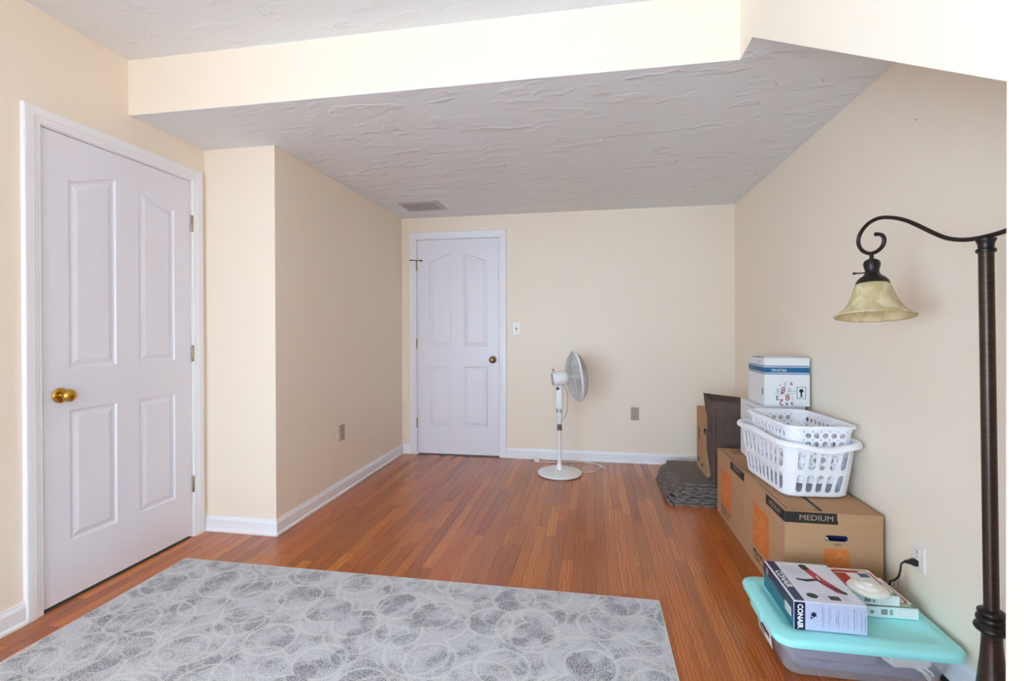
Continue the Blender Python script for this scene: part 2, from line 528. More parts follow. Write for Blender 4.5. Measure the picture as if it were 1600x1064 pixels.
to_left = lambda a, b, c: (XL + c, a, b)
to_back = lambda a, b, c: (a, YB - c, b)
wall_with_recess('wall_left', to_left, YSPLIT, YR + 0.05, ZH, D1['a0'] - g_, D1['a1'] + g_, ZT + g_)
wall_with_recess('wall_back', to_back, XA - 0.05, XR + 0.05, ZL + 0.02, D2['a0'] - g_, D2['a1'] + g_, ZT + g_)
bm = bmesh.new()
a, b, c, d = ADDED_LWIN
box(bm, XL - 0.12, XL, YREAR - 0.12, a, 0, ZH); box(bm, XL - 0.12, XL, b, YSPLIT, 0, ZH)
box(bm, XL - 0.12, XL, a, b, 0, c); box(bm, XL - 0.12, XL, a, b, d, ZH)
obj('wall_left_rear', bm, 'wall', kind='structure')
w = struct_empty('window_3', (XL, (a + b) / 2, c))  # added window, out of view, lets more daylight onto the right wall
bm = bmesh.new(); x0, x1 = XL - 0.09, XL - 0.05
box(bm, x0, x1, a, a + .045, c, d); box(bm, x0, x1, b - .045, b, c, d); box(bm, x0, x1, a + .045, b - .045, c, c + .045)
box(bm, x0, x1, a + .045, b - .045, d - .045, d); box(bm, x0, x1, a + .045, b - .045, (c + d) / 2 - .02, (c + d) / 2 + .02)
obj('window_frame', bm, 'trim', w)
for zz0, zz1 in ((c + .045, (c + d) / 2 - .02), ((c + d) / 2 + .02, d - .045)):
    bm = bmesh.new(); poly(bm, [(XL - .07, a + .045, zz0), (XL - .07, b - .045, zz0), (XL - .07, b - .045, zz1), (XL - .07, a + .045, zz1)])
    obj('pane', bm, 'window_glass', w)
obj('window_sill', B(XL + .0005, XL + .05, a - .04, b + .04, c - .025, c - .001), 'trim', w)
finish(w)
obj('wall_alcove_left', B(XL - 0.10, XA, YR, YB, 0, ZL), 'wall', kind='structure')
obj('wall_right', B(XR, XR + 0.1, 0.2, YB + 0.1, 0, ZL + 0.02), 'wall', kind='structure')
obj('wall_nook', B(XP + 0.1, XR, 0.3, 0.4, 0, 1.35), 'wall', kind='structure')
# partition on the right with the raked opening
bm = bmesh.new()
PP = [(YREAR, 0), (YP3, 0), (YP3, ZP3), (YP2, ZL + 0.0016), (YM, ZL + 0.0016), (YM, ZH), (YP2, ZH), (YP3, ZH), (YREAR, ZH), (YREAR, ZP3)]
A = [bm.verts.new((XP, y, z)) for y, z in PP]; Bv = [bm.verts.new((XP + 0.1, y, z)) for y, z in PP]
for q in ((0, 1, 2, 9), (9, 2, 7, 8), (2, 3, 6, 7), (3, 4, 5, 6)):
    bm.faces.new([A[i] for i in q]); bm.faces.new([Bv[i] for i in q])
for i in range(len(PP)):
    j = (i + 1) % len(PP); bm.faces.new((A[i], A[j], Bv[j], Bv[i]))
obj('wall_partition', bm, 'wall', kind='structure')
obj('wall_header', B(XL, XP + 0.1, YM, YM + 0.09, ZL + 0.0015, ZH), 'wall', kind='structure')
# rear wall with two windows
bm = bmesh.new()
xs = [XL, WINS[0][0], WINS[0][1], WINS[1][0], WINS[1][1], XP]
z0, z1 = WINS[0][2], WINS[0][3]
for a, b in ((0, 1), (2, 3), (4, 5)): box(bm, xs[a], xs[b], YREAR - 0.12, YREAR, 0, ZH)
for a, b in ((1, 2), (3, 4)):
    box(bm, xs[a], xs[b], YREAR - 0.12, YREAR, 0, z0); box(bm, xs[a], xs[b], YREAR - 0.12, YREAR, z1, ZH)
obj('wall_rear', bm, 'wall', kind='structure')
for i, (a, b, c, d) in enumerate(WINS):
    w = struct_empty('window_%d' % (i + 1), ((a + b) / 2, YREAR, c))
    bm = bmesh.new(); y0, y1 = YREAR - 0.09, YREAR - 0.05
    box(bm, a, a + 0.045, y0, y1, c, d); box(bm, b - 0.045, b, y0, y1, c, d)
    box(bm, a + 0.045, b - 0.045, y0, y1, c, c + 0.045); box(bm, a + 0.045, b - 0.045, y0, y1, d - 0.045, d)
    box(bm, a + 0.045, b - 0.045, y0, y1, (c + d) / 2 - 0.02, (c + d) / 2 + 0.02)
    obj('window_frame', bm, 'trim', w)
    for zz0, zz1 in ((c + 0.045, (c + d) / 2 - 0.02), ((c + d) / 2 + 0.02, d - 0.045)):
        bm = bmesh.new(); poly(bm, [(a + 0.045, YREAR - 0.07, zz0), (b - 0.045, YREAR - 0.07, zz0), (b - 0.045, YREAR - 0.07, zz1), (a + 0.045, YREAR - 0.07, zz1)])
        obj('pane', bm, 'window_glass', w)
    obj('window_sill', B(a - 0.04, b + 0.04, YREAR + 0.0005, YREAR + 0.05, c - 0.025, c - 0.001), 'trim', w)
    finish(w)
obj('ceiling', B(XL - 0.1, XP + 0.1, YREAR - 0.1, YM + 0.09, ZH, ZH + 0.05), 'ceiling', kind='structure')
bm = bmesh.new()
box(bm, XL, XP, YM + 0.0004, YB, ZL, ZL + 0.0015)
box(bm, XP, XR, YP2, YB, ZL, ZL + 0.0015)
obj('ceiling_alcove', bm, 'ceiling', kind='structure')
bm = bmesh.new()
sl = (ZL - ZP3) / (YP2 - YP3)
za = ZL - sl * (YP2 - 0.3)
loft(bm, [[(XP + 0.1, YP2, ZL), (XR, YP2, ZL), (XR, YP2, ZL + 0.04), (XP + 0.1, YP2, ZL + 0.04)],
          [(XP + 0.1, 0.3, za), (XR, 0.3, za), (XR, 0.3, za + 0.04), (XP + 0.1, 0.3, za + 0.04)]], True, True)
obj('ceiling_nook', bm, 'ceiling', kind='structure')

# ---- floor of oak strips
floor = obj('floor', B(XL - 0.12, XR + 0.1, YREAR - 0.12, YB + 0.12, -0.05, -0.0125), 'subfloor', kind='structure')
PW = 0.0572
tm = bmesh.new(); w2 = PW / 2 - 0.0002; ch = 0.0005
pf = [(-w2, -0.012), (w2, -0.012), (w2, -ch), (w2 - ch, 0), (-w2 + ch, 0), (-w2, -ch)]
loft(tm, [[(x, 0, z) for x, z in pf], [(x, 1, z) for x, z in pf]], True, True)
bmesh.ops.recalc_face_normals(tm, faces=tm.faces)
plank_me = bpy.data.meshes.new('plank'); tm.to_mesh(plank_me); tm.free(); plank_me.materials.append(MATS['floor'])
planks = []
nrow = int((XR - XL) / PW) + 1
for i in range(nrow):
    xc = XL + PW / 2 + i * PW
    if xc + PW / 2 > XR + 0.002: continue
    yend = YR if xc - PW / 2 < XA - 0.03 else YB
    y = YREAR - random.random() * 0.8
    while y < yend - 0.02:
        Ln = random.choice((0.3, 0.5, 0.65, 0.8, 0.95, 1.2)) * random.uniform(0.85, 1.15)
        a, b = max(y, YREAR), min(y + Ln, yend)
        if yend - b < 0.12: b = yend
        if b > YREAR + 0.01: planks.append((xc, a, b))
        y = b if b > a else y + Ln
def seen(x, y):
    v = Vector((x, y, -CAM_H)); z = v.dot(fw)
    if z < 0.2: return 0.0
    u = 800 + F_PX * v.dot(r2) / z; vv = CY - F_PX * v.dot(u2) / z
    if not (0 <= u <= 1575 and 0 <= vv <= 1064): return 0.0
    if -2.08 < x < 0.28 and 0.6 < y < 2.13: return 0.0
    if x > 0.80 and y > 2.15 or x > 0.66 and 1.7 < y < 2.15: return 0.0
    if x > 0.5 and y > 3.3: return 0.0
    return 1.0 / (z * z * z)
sc_ = []
for k, (xc, a, b) in enumerate(planks):
    n = 12
    sc_.append((sum(seen(xc, a + (b - a) * (j + .5) / n) for j in range(n)) / n * (b - a), k))
sc_.sort(reverse=True)
top = set(k for s, k in sc_[:300] if s > 0)
rest = bmesh.new(); lay = rest.verts.layers.float.new('rnd')
for k, (xc, a, b) in enumerate(planks):
    b -= 0.0005
    if k in top:
        o = bpy.data.objects.new('plank', plank_me); COL.objects.link(o)
        o.location = (xc, a, 0); o.scale = (1, b - a, 1); o.parent = floor
    else:
        n0 = len(rest.verts)
        loft(rest, [[(xc + x, a, z) for x, z in pf], [(xc + x, b, z) for x, z in pf]], True, True)
        rest.verts.ensure_lookup_table(); rv = random.random()
        for q in range(n0, len(rest.verts)): rest.verts[q][lay] = rv
obj('planks', rest, 'floor', floor, kind='stuff')

# ---- baseboards
def baseboard(name, p0, p1, nrm, h=0.092, m0=0.0, m1=0.0):
    """profile swept from p0 to p1 along a wall whose inward normal is nrm; m = mitre factor at each end"""
    p0, p1, n = Vector(p0), Vector(p1), Vector(nrm); d = (p1 - p0).normalized()
    prof = [(0.0005, 0.0005), (0.021, 0.0005), (0.021, 0.010), (0.017, 0.017), (0.0135, 0.019), (0.0135, h - 0.022), (0.011, h - 0.014), (0.008, h - 0.010), (0.007, h - 0.002), (0.005, h), (0.0005, h)]
    bm = bmesh.new()
    loft(bm, [[p0 + n * a + d * (m0 * a) + Vector((0, 0, b)) for a, b in prof], [p1 + n * a + d * (m1 * a) + Vector((0, 0, b)) for a, b in prof]], True, True)
    return obj(name, bm, 'trim', kind='structure')
CW = 0.066
baseboard('baseboard_left', (XL, YSPLIT, 0), (XL, D1['a0'] - 0.008 - CW, 0), (1, 0, 0))
baseboard('baseboard_return', (XL, YR, 0), (XA, YR, 0), (0, -1, 0), m1=1.0)
baseboard('baseboard_alcove_left', (XA, YR, 0), (XA, YB, 0), (1, 0, 0), m0=-1.0, m1=-1.0)
baseboard('baseboard_corner', (XA, YB, 0), (D2['a0'] - 0.008 - CW, YB, 0), (0, -1, 0), m0=1.0)
baseboard('baseboard_back', (D2['a1'] + 0.008 + CW, YB, 0), (XR, YB, 0), (0, -1, 0), m1=-1.0)
baseboard('baseboard_right', (XR, 0.4, 0), (XR, YB, 0), (-1, 0, 0), m1=-1.0)

baseboard('baseboard_partition', (XP, YREAR, 0), (XP, YP3, 0), (-1, 0, 0), m0=1.0)
baseboard('baseboard_rear', (XL, YREAR, 0), (XP, YREAR, 0), (0, 1, 0), m0=1.0, m1=-1.0)
baseboard('baseboard_left_rear', (XL, YREAR, 0), (XL, YSPLIT, 0), (1, 0, 0), m0=1.0)
# ---- doors
def make_door(idx, to3, a0, a1, panels, knob_a, knob_mat, hinge_a, hinge_mat, hinge_z, out):
    org = to3((a0 + a1) / 2, 0, 0)
    d = struct_empty('door_%d' % idx, org)
    zb, zt = GAPZ, ZT
    outer = [(a0, zb), (a1, zb), (a1, zt), (a0, zt)]
    loops = []
    for (p0, p1, q0, ql, qr, ) in panels:
        P = [(p0, q0), (p1, q0)]
        n = 12
        if abs(ql - qr) < 1e-4: P += [(p1, ql), (p0, ql)]
        else:
            for k in range(n + 1):
                t = k / n; s = t * t * (3 - 2 * t)
                P.append((p1 + (p0 - p1) * t, qr + (ql - qr) * s))
        loops.append(P)
    bm = bmesh.new()
    Fq = lambda pts: poly(bm, [to3(a, b, -0.002) for a, b in pts])
    pc = sorted(set((p[0], p[1]) for p in panels))
    edges = [a0] + [v for p in panels[:2] for v in p[:2]] + [a1]
    for q in (0, 2, 4): Fq([(edges[q], zb), (edges[q + 1], zb), (edges[q + 1], zt), (edges[q], zt)])
    for q in (0, 1):
        up_, lo_ = panels[q], panels[q + 2]; e0, e1 = up_[0], up_[1]
        Fq([(e0, zb), (e1, zb), (e1, lo_[2]), (e0, lo_[2])])
        Fq([(e0, lo_[3]), (e1, lo_[3]), (e1, up_[2]), (e0, up_[2])])
        arch = loops[q][2:]
        for A_, B_ in zip(arch, arch[1:]): Fq([A_, (A_[0], zt), (B_[0], zt), B_])
    L = [[bm.verts.new(to3(a, b, -0.002)) for a, b in outer]]
    bk = [bm.verts.new(to3(a, b, -0.037)) for a, b in outer]
    for i in range(4):
        j = (i + 1) % 4; bm.faces.new((L[0][i], L[0][j], bk[j], bk[i]))
    bm.faces.new(bk)
    obj('slab', bm, 'door', d)
    for P in loops:
        bm = bmesh.new()
        rings = []
        pan = panels[loops.index(P)]; b0, b1, q0, ql, qr = pan
        for ins, dep in ((0, -0.002), (0.004, -0.0085), (0.008, -0.0105), (0.016, -0.0105), (0.036, -0.0035), (0.040, -0.003)):
            Q = [(b0 + ins, q0 + ins), (b1 - ins, q0 + ins)]
            m = 1 if abs(ql - qr) < 1e-4 else 12
            for k in range(m + 1):
                a = b1 - ins + (b0 - b1 + 2 * ins) * k / m
                f = (b1 - a) / (b1 - b0); sm_ = f * f * (3 - 2 * f); slp = 6 * f * (1 - f) * (ql - qr) / (b1 - b0)
                Q.append((a, qr + (ql - qr) * sm_ - ins * math.sqrt(1 + slp * slp)))
            rings.append([to3(a, b, dep) for a, b in Q])
        loft(bm, rings, False, True)
        obj('panel', bm, 'door', d)
    kz = 0.908
    kn = bmesh.new()
    lathe(kn, [(0, 0.066), (0.012, 0.0655), (0.021, 0.062), (0.0265, 0.054), (0.0275, 0.046), (0.0245, 0.037), (0.017, 0.030), (0.0115, 0.026), (0.0105, 0.018), (0.0125, 0.012), (0.013, 0.0)], to3(knob_a, kz, -0.002), out, 32)
    k = obj('knob', kn, knob_mat, d, smooth=True)
    rs = lathe(bmesh.new(), [(0, 0.0095), (0.014, 0.0095), (0.024, 0.008), (0.031, 0.005), (0.0335, 0.0015), (0.0335, 0.0)], to3(knob_a, kz, -0.002), out, 32)
    r = obj('rosette', rs, knob_mat, k, smooth=True)
    for hz in hinge_z:
        bm = bmesh.new()
        c = Vector(to3(hinge_a, hz, 0.005))
        lathe(bm, [(0, -0.047), (0.004, -0.047), (0.0062, -0.044), (0.0062, -0.018), (0.0056, -0.0175), (0.0056, -0.0165), (0.0062, -0.016), (0.0062, 0.016), (0.0056, 0.0165), (0.0056, 0.0175), (0.0062, 0.018), (0.0062, 0.044), (0.004, 0.047), (0, 0.047)], c, (0, 0, 1), 12)
        obj('hinge', bm, hinge_mat, d, smooth=True)
    # latch edge plate
    la = a0 if abs(knob_a - a0) < abs(knob_a - a1) else a1
    s = -1 if la == a0 else 1
    bm = bmesh.new()
    pts = [to3(la + s * 0.0005, kz - 0.03, -0.030), to3(la + s * 0.003, kz - 0.03, -0.030), to3(la + s * 0.003, kz + 0.03, -0.030), to3(la + s * 0.0005, kz + 0.03, -0.030)]
    pts2 = [to3(la + s * 0.0005, kz - 0.03, -0.001), to3(la + s * 0.003, kz - 0.03, -0.001), to3(la + s * 0.003, kz + 0.03, -0.001), to3(la + s * 0.0005, kz + 0.03, -0.001)]
    loft(bm, [pts, pts2], True, True)
    obj('latch_plate', bm, 'slot_dark', d)
    finish(d)
    return d
d1 = make_door(1, to_left, D1['a0'], D1['a1'], [(1.736, 1.948, 1.024, 1.851, 1.914), (2.063, 2.273, 1.024, 1.914, 1.851), (1.736, 1.948, 0.258, 0.837, 0.837), (2.063, 2.273, 0.258, 0.837, 0.837)],
               1.700, 'brass', D1['a1'] + 0.006, 'hinge_metal', (1.803, 1.056, 0.303), (1, 0, 0))
d2 = make_door(2, to_back, D2['a0'], D2['a1'], [(-1.531, -1.321, 1.031, 1.838, 1.908), (-1.192, -0.969, 1.031, 1.908, 1.838), (-1.533, -1.319, 0.270, 0.838, 0.838), (-1.200, -0.971, 0.270, 0.838, 0.838)],
               -0.915, 'antique_brass', D2['a0'] - 0.006, 'hinge_metal', (1.80, 1.055, 0.30), (0, -1, 0))
# hinge pin stop on the far door
bm = bmesh.new()
tube(bm, [(D2['a0'] - 0.045, YB - 0.022, 1.852), (D2['a0'] + 0.05, YB - 0.022, 1.846)], 0.0035, 8)
lathe(bm, [(0, 0), (0.007, 0), (0.007, 0.012), (0, 0.012)], (D2['a0'] - 0.05, YB - 0.022, 1.852), (-1, 0, 0), 10)
lathe(bm, [(0, 0), (0.008, 0), (0.008, 0.012), (0, 0.012)], (D2['a0'] + 0.048, YB - 0.022, 1.846), (0, 1, 0), 10)
o = obj('hinge_stop', bm, 'black_iron', d2, label='small black hinge pin door stop'); o.matrix_parent_inverse = d2.matrix_world.inverted()

def make_casing(idx, to3, a0, a1):
    t = struct_empty('trim_%d' % idx, to3((a0 + a1) / 2, 0, 0))
    i0, i1, zt = a0 - 0.008, a1 + 0.008, ZT + 0.008
    prof = [(0.0, 0.0005), (0.0, 0.009), (0.003, 0.011), (0.010, 0.011), (0.014, 0.013), (0.024, 0.014), (0.028, 0.017), (0.052, 0.018), (0.060, 0.018), (CW - 0.002, 0.016), (CW, 0.012), (CW, 0.0005)]
    c0 = [[(i0 - o, 0.0005), (i0 - o, zt + o), (i1 + o, zt + o), (i1 + o, 0.0005)] for o, _ in prof]
    for s in range(3):
        bm = bmesh.new()
        loft(bm, [[to3(c0[k][s][0], c0[k][s][1], prof[k][1]) for k in range(len(prof))], [to3(c0[k][s + 1][0], c0[k][s + 1][1], prof[k][1]) for k in range(len(prof))]], True, True)
        obj('casing', bm, 'trim', t)
    # jamb edge visible between casing and door
    bm = bmesh.new()
    j = [(a0 - 0.0035, 0.0005), (a0 - 0.0035, ZT + 0.0035), (a1 + 0.0035, ZT + 0.0035), (a1 + 0.0035, 0.0005)]
    k = [(i0 - 0.002, 0.0005), (i0 - 0.002, zt + 0.002), (i1 + 0.002, zt + 0.002), (i1 + 0.002, 0.0005)]
    R = []
    for P, c in ((j, -0.06), (j, 0.002), (k, 0.002), (k, 0.0003)):
        R.append([to3(a, b, c) for a, b in P])
    loft(bm, R, closed=False)
    obj('jamb', bm, 'trim', t)
    finish(t)
make_casing(1, to_left, D1['a0'], D1['a1'])
make_casing(2, to_back, D2['a0'], D2['a1'])

# ------------------------------------------------------------------ wall and ceiling fittings
vx0, vx1, vy0, vy1 = -1.590, -1.300, 3.800, 4.020
t = thing('ceiling_vent', 'square louvred air vent in the textured low ceiling above the far door', 'vent', (-1.445, 3.91, ZL))
bm = bmesh.new()
O = [(vx0 - .035, vy0 - .035), (vx1 + .035, vy0 - .035), (vx1 + .035, vy1 + .035), (vx0 - .035, vy1 + .035)]
I = [(vx0, vy0), (vx1, vy0), (vx1, vy1), (vx0, vy1)]
loft(bm, [[(x, y, ZL - 0.0005) for x, y in O], [(x, y, ZL - 0.007) for x, y in offset_poly(O, 0.006)], [(x, y, ZL - 0.010) for x, y in I], [(x, y, ZL - 0.0006) for x, y in I]])
obj('vent_frame', bm, 'vent_paint', t)
obj('backing', B(vx0, vx1, vy0, vy1, ZL - 0.0012, ZL - 0.0006), 'slot_grey', t)
sm = bmesh.new()
loft(sm, [[(vx0, 0, ZL - 0.0015), (vx0, 0.004, ZL - 0.0015), (vx0, 0.011, ZL - 0.008), (vx0, 0.008, ZL - 0.008)], [(vx1, 0, ZL - 0.0015), (vx1, 0.004, ZL - 0.0015), (vx1, 0.011, ZL - 0.008), (vx1, 0.008, ZL - 0.008)]], True, True)
first = None
for k in range(17):
    if first is None:
        first = obj('slat', sm, 'vent_slat', t); s = first
    else:
        s = first.copy(); COL.objects.link(s)
    s.location.y = vy0 + 0.002 + k * 0.0128
finish(t)

def plate(name, label, cat, to3, a, b, mat, kind, w=0.070, h=0.115, depth=0.005):
    t = thing(name, label, cat, to3(a, b, 0))
    bm = bmesh.new()
    loft(bm, [[to3(x, y, 0.0004) for x, y in rrect(a, b, w / 2, h / 2, 0.004, 3)], [to3(x, y, depth - 0.002) for x, y in rrect(a, b, w / 2, h / 2, 0.004, 3)], [to3(x, y, depth) for x, y in rrect(a, b, w / 2 - 0.003, h / 2 - 0.003, 0.003, 3)]], True, True)
    obj('cover_plate', bm, mat, t)
    if kind == 'outlet':
        for s in (-1, 1):
            bm = bmesh.new(); c = b + s * 0.0205
            P = [(a + math.cos(q) * 0.0165, c + max(-0.0125, min(0.0125, math.sin(q) * 0.0165))) for q in [2 * math.pi * k / 24 for k in range(24)]]
            loft(bm, [[to3(x, y, depth) for x, y in P], [to3(x, y, depth + 0.002) for x, y in P]], False, True)
            r = obj('receptacle', bm, mat, t)
            bm = bmesh.new()
            for x, y, hw, hh in ((a - 0.006, c + 0.003, 0.0012, 0.004), (a + 0.006, c + 0.003, 0.0012, 0.0035), (a, c - 0.006, 0.0022, 0.0022)):
                poly(bm, [to3(x - hw, y - hh, depth + 0.0024), to3(x + hw, y - hh, depth + 0.0024), to3(x + hw, y + hh, depth + 0.0024), to3(x - hw, y + hh, depth + 0.0024)])
            obj('slots', bm, 'slot_dark', r)
        bm = lathe(bmesh.new(), [(0, 0.0015), (0.002, 0.001), (0.0026, 0)], to3(a, b, depth), Vector(to3(a, b, 1)) - Vector(to3(a, b, 0)), 10)
        obj('screw', bm, 'slot_grey', t)
    else:
        bm = bmesh.new()
        poly(bm, [to3(a - 0.005, b - 0.012, depth + 0.0004), to3(a + 0.005, b - 0.012, depth + 0.0004), to3(a + 0.005, b + 0.012, depth + 0.0004), to3(a - 0.005, b + 0.012, depth + 0.0004)])
        obj('toggle_slot', bm, 'slot_grey', t)
        bm = bmesh.new()
        loft(bm, [[to3(x, y, depth + 0.0005) for x, y in rrect(a, b - 0.002, 0.004, 0.008, 0.001, 2)], [to3(x, y, depth + 0.011) for x, y in rrect(a, b - 0.009, 0.003, 0.003, 0.001, 2)]], True, True)
        obj('toggle', bm, 'slot_dark', t)
        for s in (-1, 1):
            bm = lathe(bmesh.new(), [(0, 0.0015), (0.002, 0.001), (0.0026, 0)], to3(a, b + s * 0.03, depth), Vector(to3(a, b, 1)) - Vector(to3(a, b, 0)), 10)
            obj('screw', bm, 'slot_grey', t)
    finish(t)
    return t
to_alc = lambda a, b, c: (XA + c, a, b)
to_right = lambda a, b, c: (XR - c, a, b)
plate('light_switch', 'white toggle light switch plate on the wall beside the far white door', 'switch', to_back, -0.691, 1.196, 'switch_white', 'switch')
plate('power_outlet', 'beige power outlet on the far wall between the fan and the boxes', 'outlet', to_back, 0.371, 0.438, 'almond_plate', 'outlet')
plate('power_outlet', 'beige power outlet on the shaded side wall beside the far door', 'outlet', to_alc, 3.208, 0.440, 'almond_plate', 'outlet', depth=0.006)
plate('power_outlet', 'white power outlet with a black plug in it above the storage bin', 'outlet', to_right, 2.005, 0.330, 'plate_white', 'outlet', w=0.078, h=0.100)
def wall_x(u, v, x):
    d_ = fw + r2 * ((u - 800) / F_PX) - u2 * ((v - CY) / F_PX)
    return Vector((0, 0, CAM_H)) + d_ * (x / d_.x)
for (u, v, lb) in ((1203, 383, 'tiny nail in the right wall, lower and closer to the far corner'), (1249, 362, 'tiny nail in the right wall, the middle one of three'), (1432, 187, 'tiny nail in the right wall, high up near the slanted opening')):
    q = wall_x(u, v, XR)
    bm = lathe(bmesh.new(), [(0, 0.004), (0.0020, 0.0036), (0.0023, 0.0026), (0.001, 0.002), (0.001, 0)], q + Vector((-0.0003, 0, 0)), (-1, 0, 0), 10)
    tag(obj('nail', bm, 'nail_metal'), lb, 'nail', 'nails in the right wall')

# ------------------------------------------------------------------ rug
bm = bmesh.new()
rx0, rx1, ry0, ry1 = -2.078, 0.282, 0.60, 2.134
loft(bm, [[(x, y, z) for x, y in rrect((rx0 + rx1) / 2, (ry0 + ry1) / 2, (rx1 - rx0) / 2 - i, (ry1 - ry0) / 2 - i, 0.008, 3)] for i, z in ((0.001, 0.0004), (0, 0.004), (0.001, 0.0075), (0.004, 0.009))], True, True)
rug = tag(obj('area_rug', bm, 'rug'), 'large pale grey area rug with interlaced rings on the oak floor', 'rug')
bm = bmesh.new()
tube(bm, [(x, y, 0.0045) for x, y in rrect((rx0 + rx1) / 2, (ry0 + ry1) / 2, (rx1 - rx0) / 2 + 0.001, (ry1 - ry0) / 2 + 0.001, 0.008, 3)], 0.004, 8, closed=True)
obj('edge_binding', bm, 'bind', rug, smooth=True)

# ------------------------------------------------------------------ pedestal fan
FB = Vector((-0.268, 3.905, 0))
t = thing('pedestal_fan', 'white pedestal fan on a round base turned sideways by the far wall', 'fan', FB)
obj('base', lathe(bmesh.new(), [(0, 0.001), (0.172, 0.001), (0.180, 0.006), (0.182, 0.012), (0.178, 0.020), (0.160, 0.026), (0.08, 0.036), (0.035, 0.044), (0.026, 0.060), (0.022, 0.085), (0, 0.085)], FB, seg=48), 'fan_white', t, smooth=True)
obj('pole', lathe(bmesh.new(), [(0, 0.08), (0.0145, 0.08), (0.0145, 0.375), (0, 0.375)], FB, seg=20), 'fan_white', t, smooth=True)
obj('height_collar', lathe(bmesh.new(), [(0, 0.362), (0.021, 0.362), (0.0215, 0.375), (0.018, 0.405), (0.015, 0.412), (0, 0.412)], FB, seg=20), 'grey_plastic', t, smooth=True)
bm = bmesh.new()
loft(bm, [[(FB.x + x, FB.y + y, z) for x, y in rrect(0, 0, hw, hh, rr, 5)] for z, hw, hh, rr in ((0.405, .014, .014, .012), (0.44, .018, .018, .015), (0.50, .024, .022, .016), (0.56, .030, .026, .018), (0.62, .031, .027, .018), (0.68, .027, .025, .016), (0.715, .022, .022, .014), (0.74, .018, .020, .012))], True, True)
nb = obj('neck_housing', bm, 'fan_white', t, smooth=True)
for dx in (-0.016, 0.012):
    obj('control_button', B(FB.x + dx - 0.008, FB.x + dx + 0.008, FB.y - 0.0315, FB.y - 0.024, 0.508, 0.540, bev=0.002), 'slot_grey', t)
obj('tilt_knob', lathe(bmesh.new(), [(0, 0), (0.013, 0), (0.013, 0.012), (0.010, 0.015), (0, 0.015)], (FB.x - 0.010, FB.y - 0.024, 0.705), (-0.4, -1, 0), 14), 'grey_plastic', t, smooth=True)
for z in (0.675, 0.555, 0.47, 0.43):
    bm = lathe(bmesh.new(), [(0, 0.0015), (0.0028, 0.0015), (0.003, 0)], (FB.x - 0.004, FB.y - 0.0275 + (0.004 if z > 0.6 else (0.008 if z < .5 else 0)), z), (0, -1, 0), 8)
    obj('screw', bm, 'grey_plastic', t)
# head
az, el = math.radians(14), math.radians(7)
ax = Vector((math.cos(az) * math.cos(el), math.sin(az) * math.cos(el), math.sin(el)))
HC = Vector((-0.128, 3.925, 0.803))      # centre of the grille rim
s_, t_, a_ = basis(ax)
mc = HC - ax * 0.205
obj('motor_housing', lathe(bmesh.new(), [(0, 0.0), (0.034, 0.0), (0.050, 0.006), (0.056, 0.018), (0.058, 0.06), (0.058, 0.110), (0.052, 0.122), (0.036, 0.135), (0, 0.135)], mc, ax, 32), 'fan_white', t, smooth=True)
obj('motor_cap', lathe(bmesh.new(), [(0.036, -0.002), (0.046, 0.002), (0.0475, 0.006), (0.047, 0.008)], mc, ax, 32), 'slot_grey', t, smooth=True)
bm = bmesh.new(); kp = mc + ax * 0.02 + t_ * 0.055
tube(bm, [kp, kp + t_ * 0.022], 0.003, 8); lathe(bm, [(0, 0.02), (0.006, 0.02), (0.007, 0.028), (0.005, 0.031), (0, 0.031)], kp, t_, 10)
obj('oscillation_pin', bm, 'nail_metal', t, smooth=True)
bm = bmesh.new()
box(bm, FB.x - 0.020, FB.x + 0.022, FB.y - 0.018, FB.y + 0.02, 0.725, 0.762, bev=0.008)
obj('tilt_joint', bm, 'fan_white', t, smooth=True)
def grille(name, r_in, h_in, h_mid, h_out, R=0.208, n=72):
    bm = bmesh.new()
    for k in range(n):
        a = 2 * math.pi * k / n; tw = 0.10
        P = []
        for q in range(5):
            f = q / 4; rr = r_in + (R - r_in) * f
            hh = h_in + (h_out - h_in) * (f ** 3) + 0.0
            an = a + tw * f
            P.append(HC + (s_ * math.cos(an) + t_ * math.sin(an)) * rr + ax * hh)
        tube(bm, P, 0.0015, 4, caps=False)
    for f in (0.33, 0.66):
        rr = r_in + (R - r_in) * f; hh = h_in + (h_out - h_in) * (f ** 3)
        tube(bm, [HC + (s_ * math.cos(q) + t_ * math.sin(q)) * rr + ax * hh for q in [2 * math.pi * k / 48 for k in range(48)]], 0.0016, 5, closed=True)
    return obj(name, bm, 'fan_wire', t)
grille('rear_grille', 0.058, -0.072, 0, -0.006)
grille('front_grille', 0.05, 0.070, 0, 0.006)
bm = bmesh.new()
lathe(bm, [(0.203, -0.008), (0.212, -0.008), (0.214, 0), (0.212, 0.008), (0.203, 0.008)], HC, ax, 64, close=True)
obj('grille_rim', bm, 'fan_white', t, smooth=True)
obj('front_badge', lathe(bmesh.new(), [(0, 0.078), (0.045, 0.076), (0.052, 0.068), (0.05, 0.064), (0, 0.064)], HC, ax, 32), 'fan_white', t, smooth=True)
hub = obj('hub', lathe(bmesh.new(), [(0, -0.07), (0.012, -0.07), (0.012, -0.03), (0.035, -0.03), (0.038, 0.02), (0.028, 0.032), (0, 0.034)], HC, ax, 24), 'fan_blade', t, smooth=True)
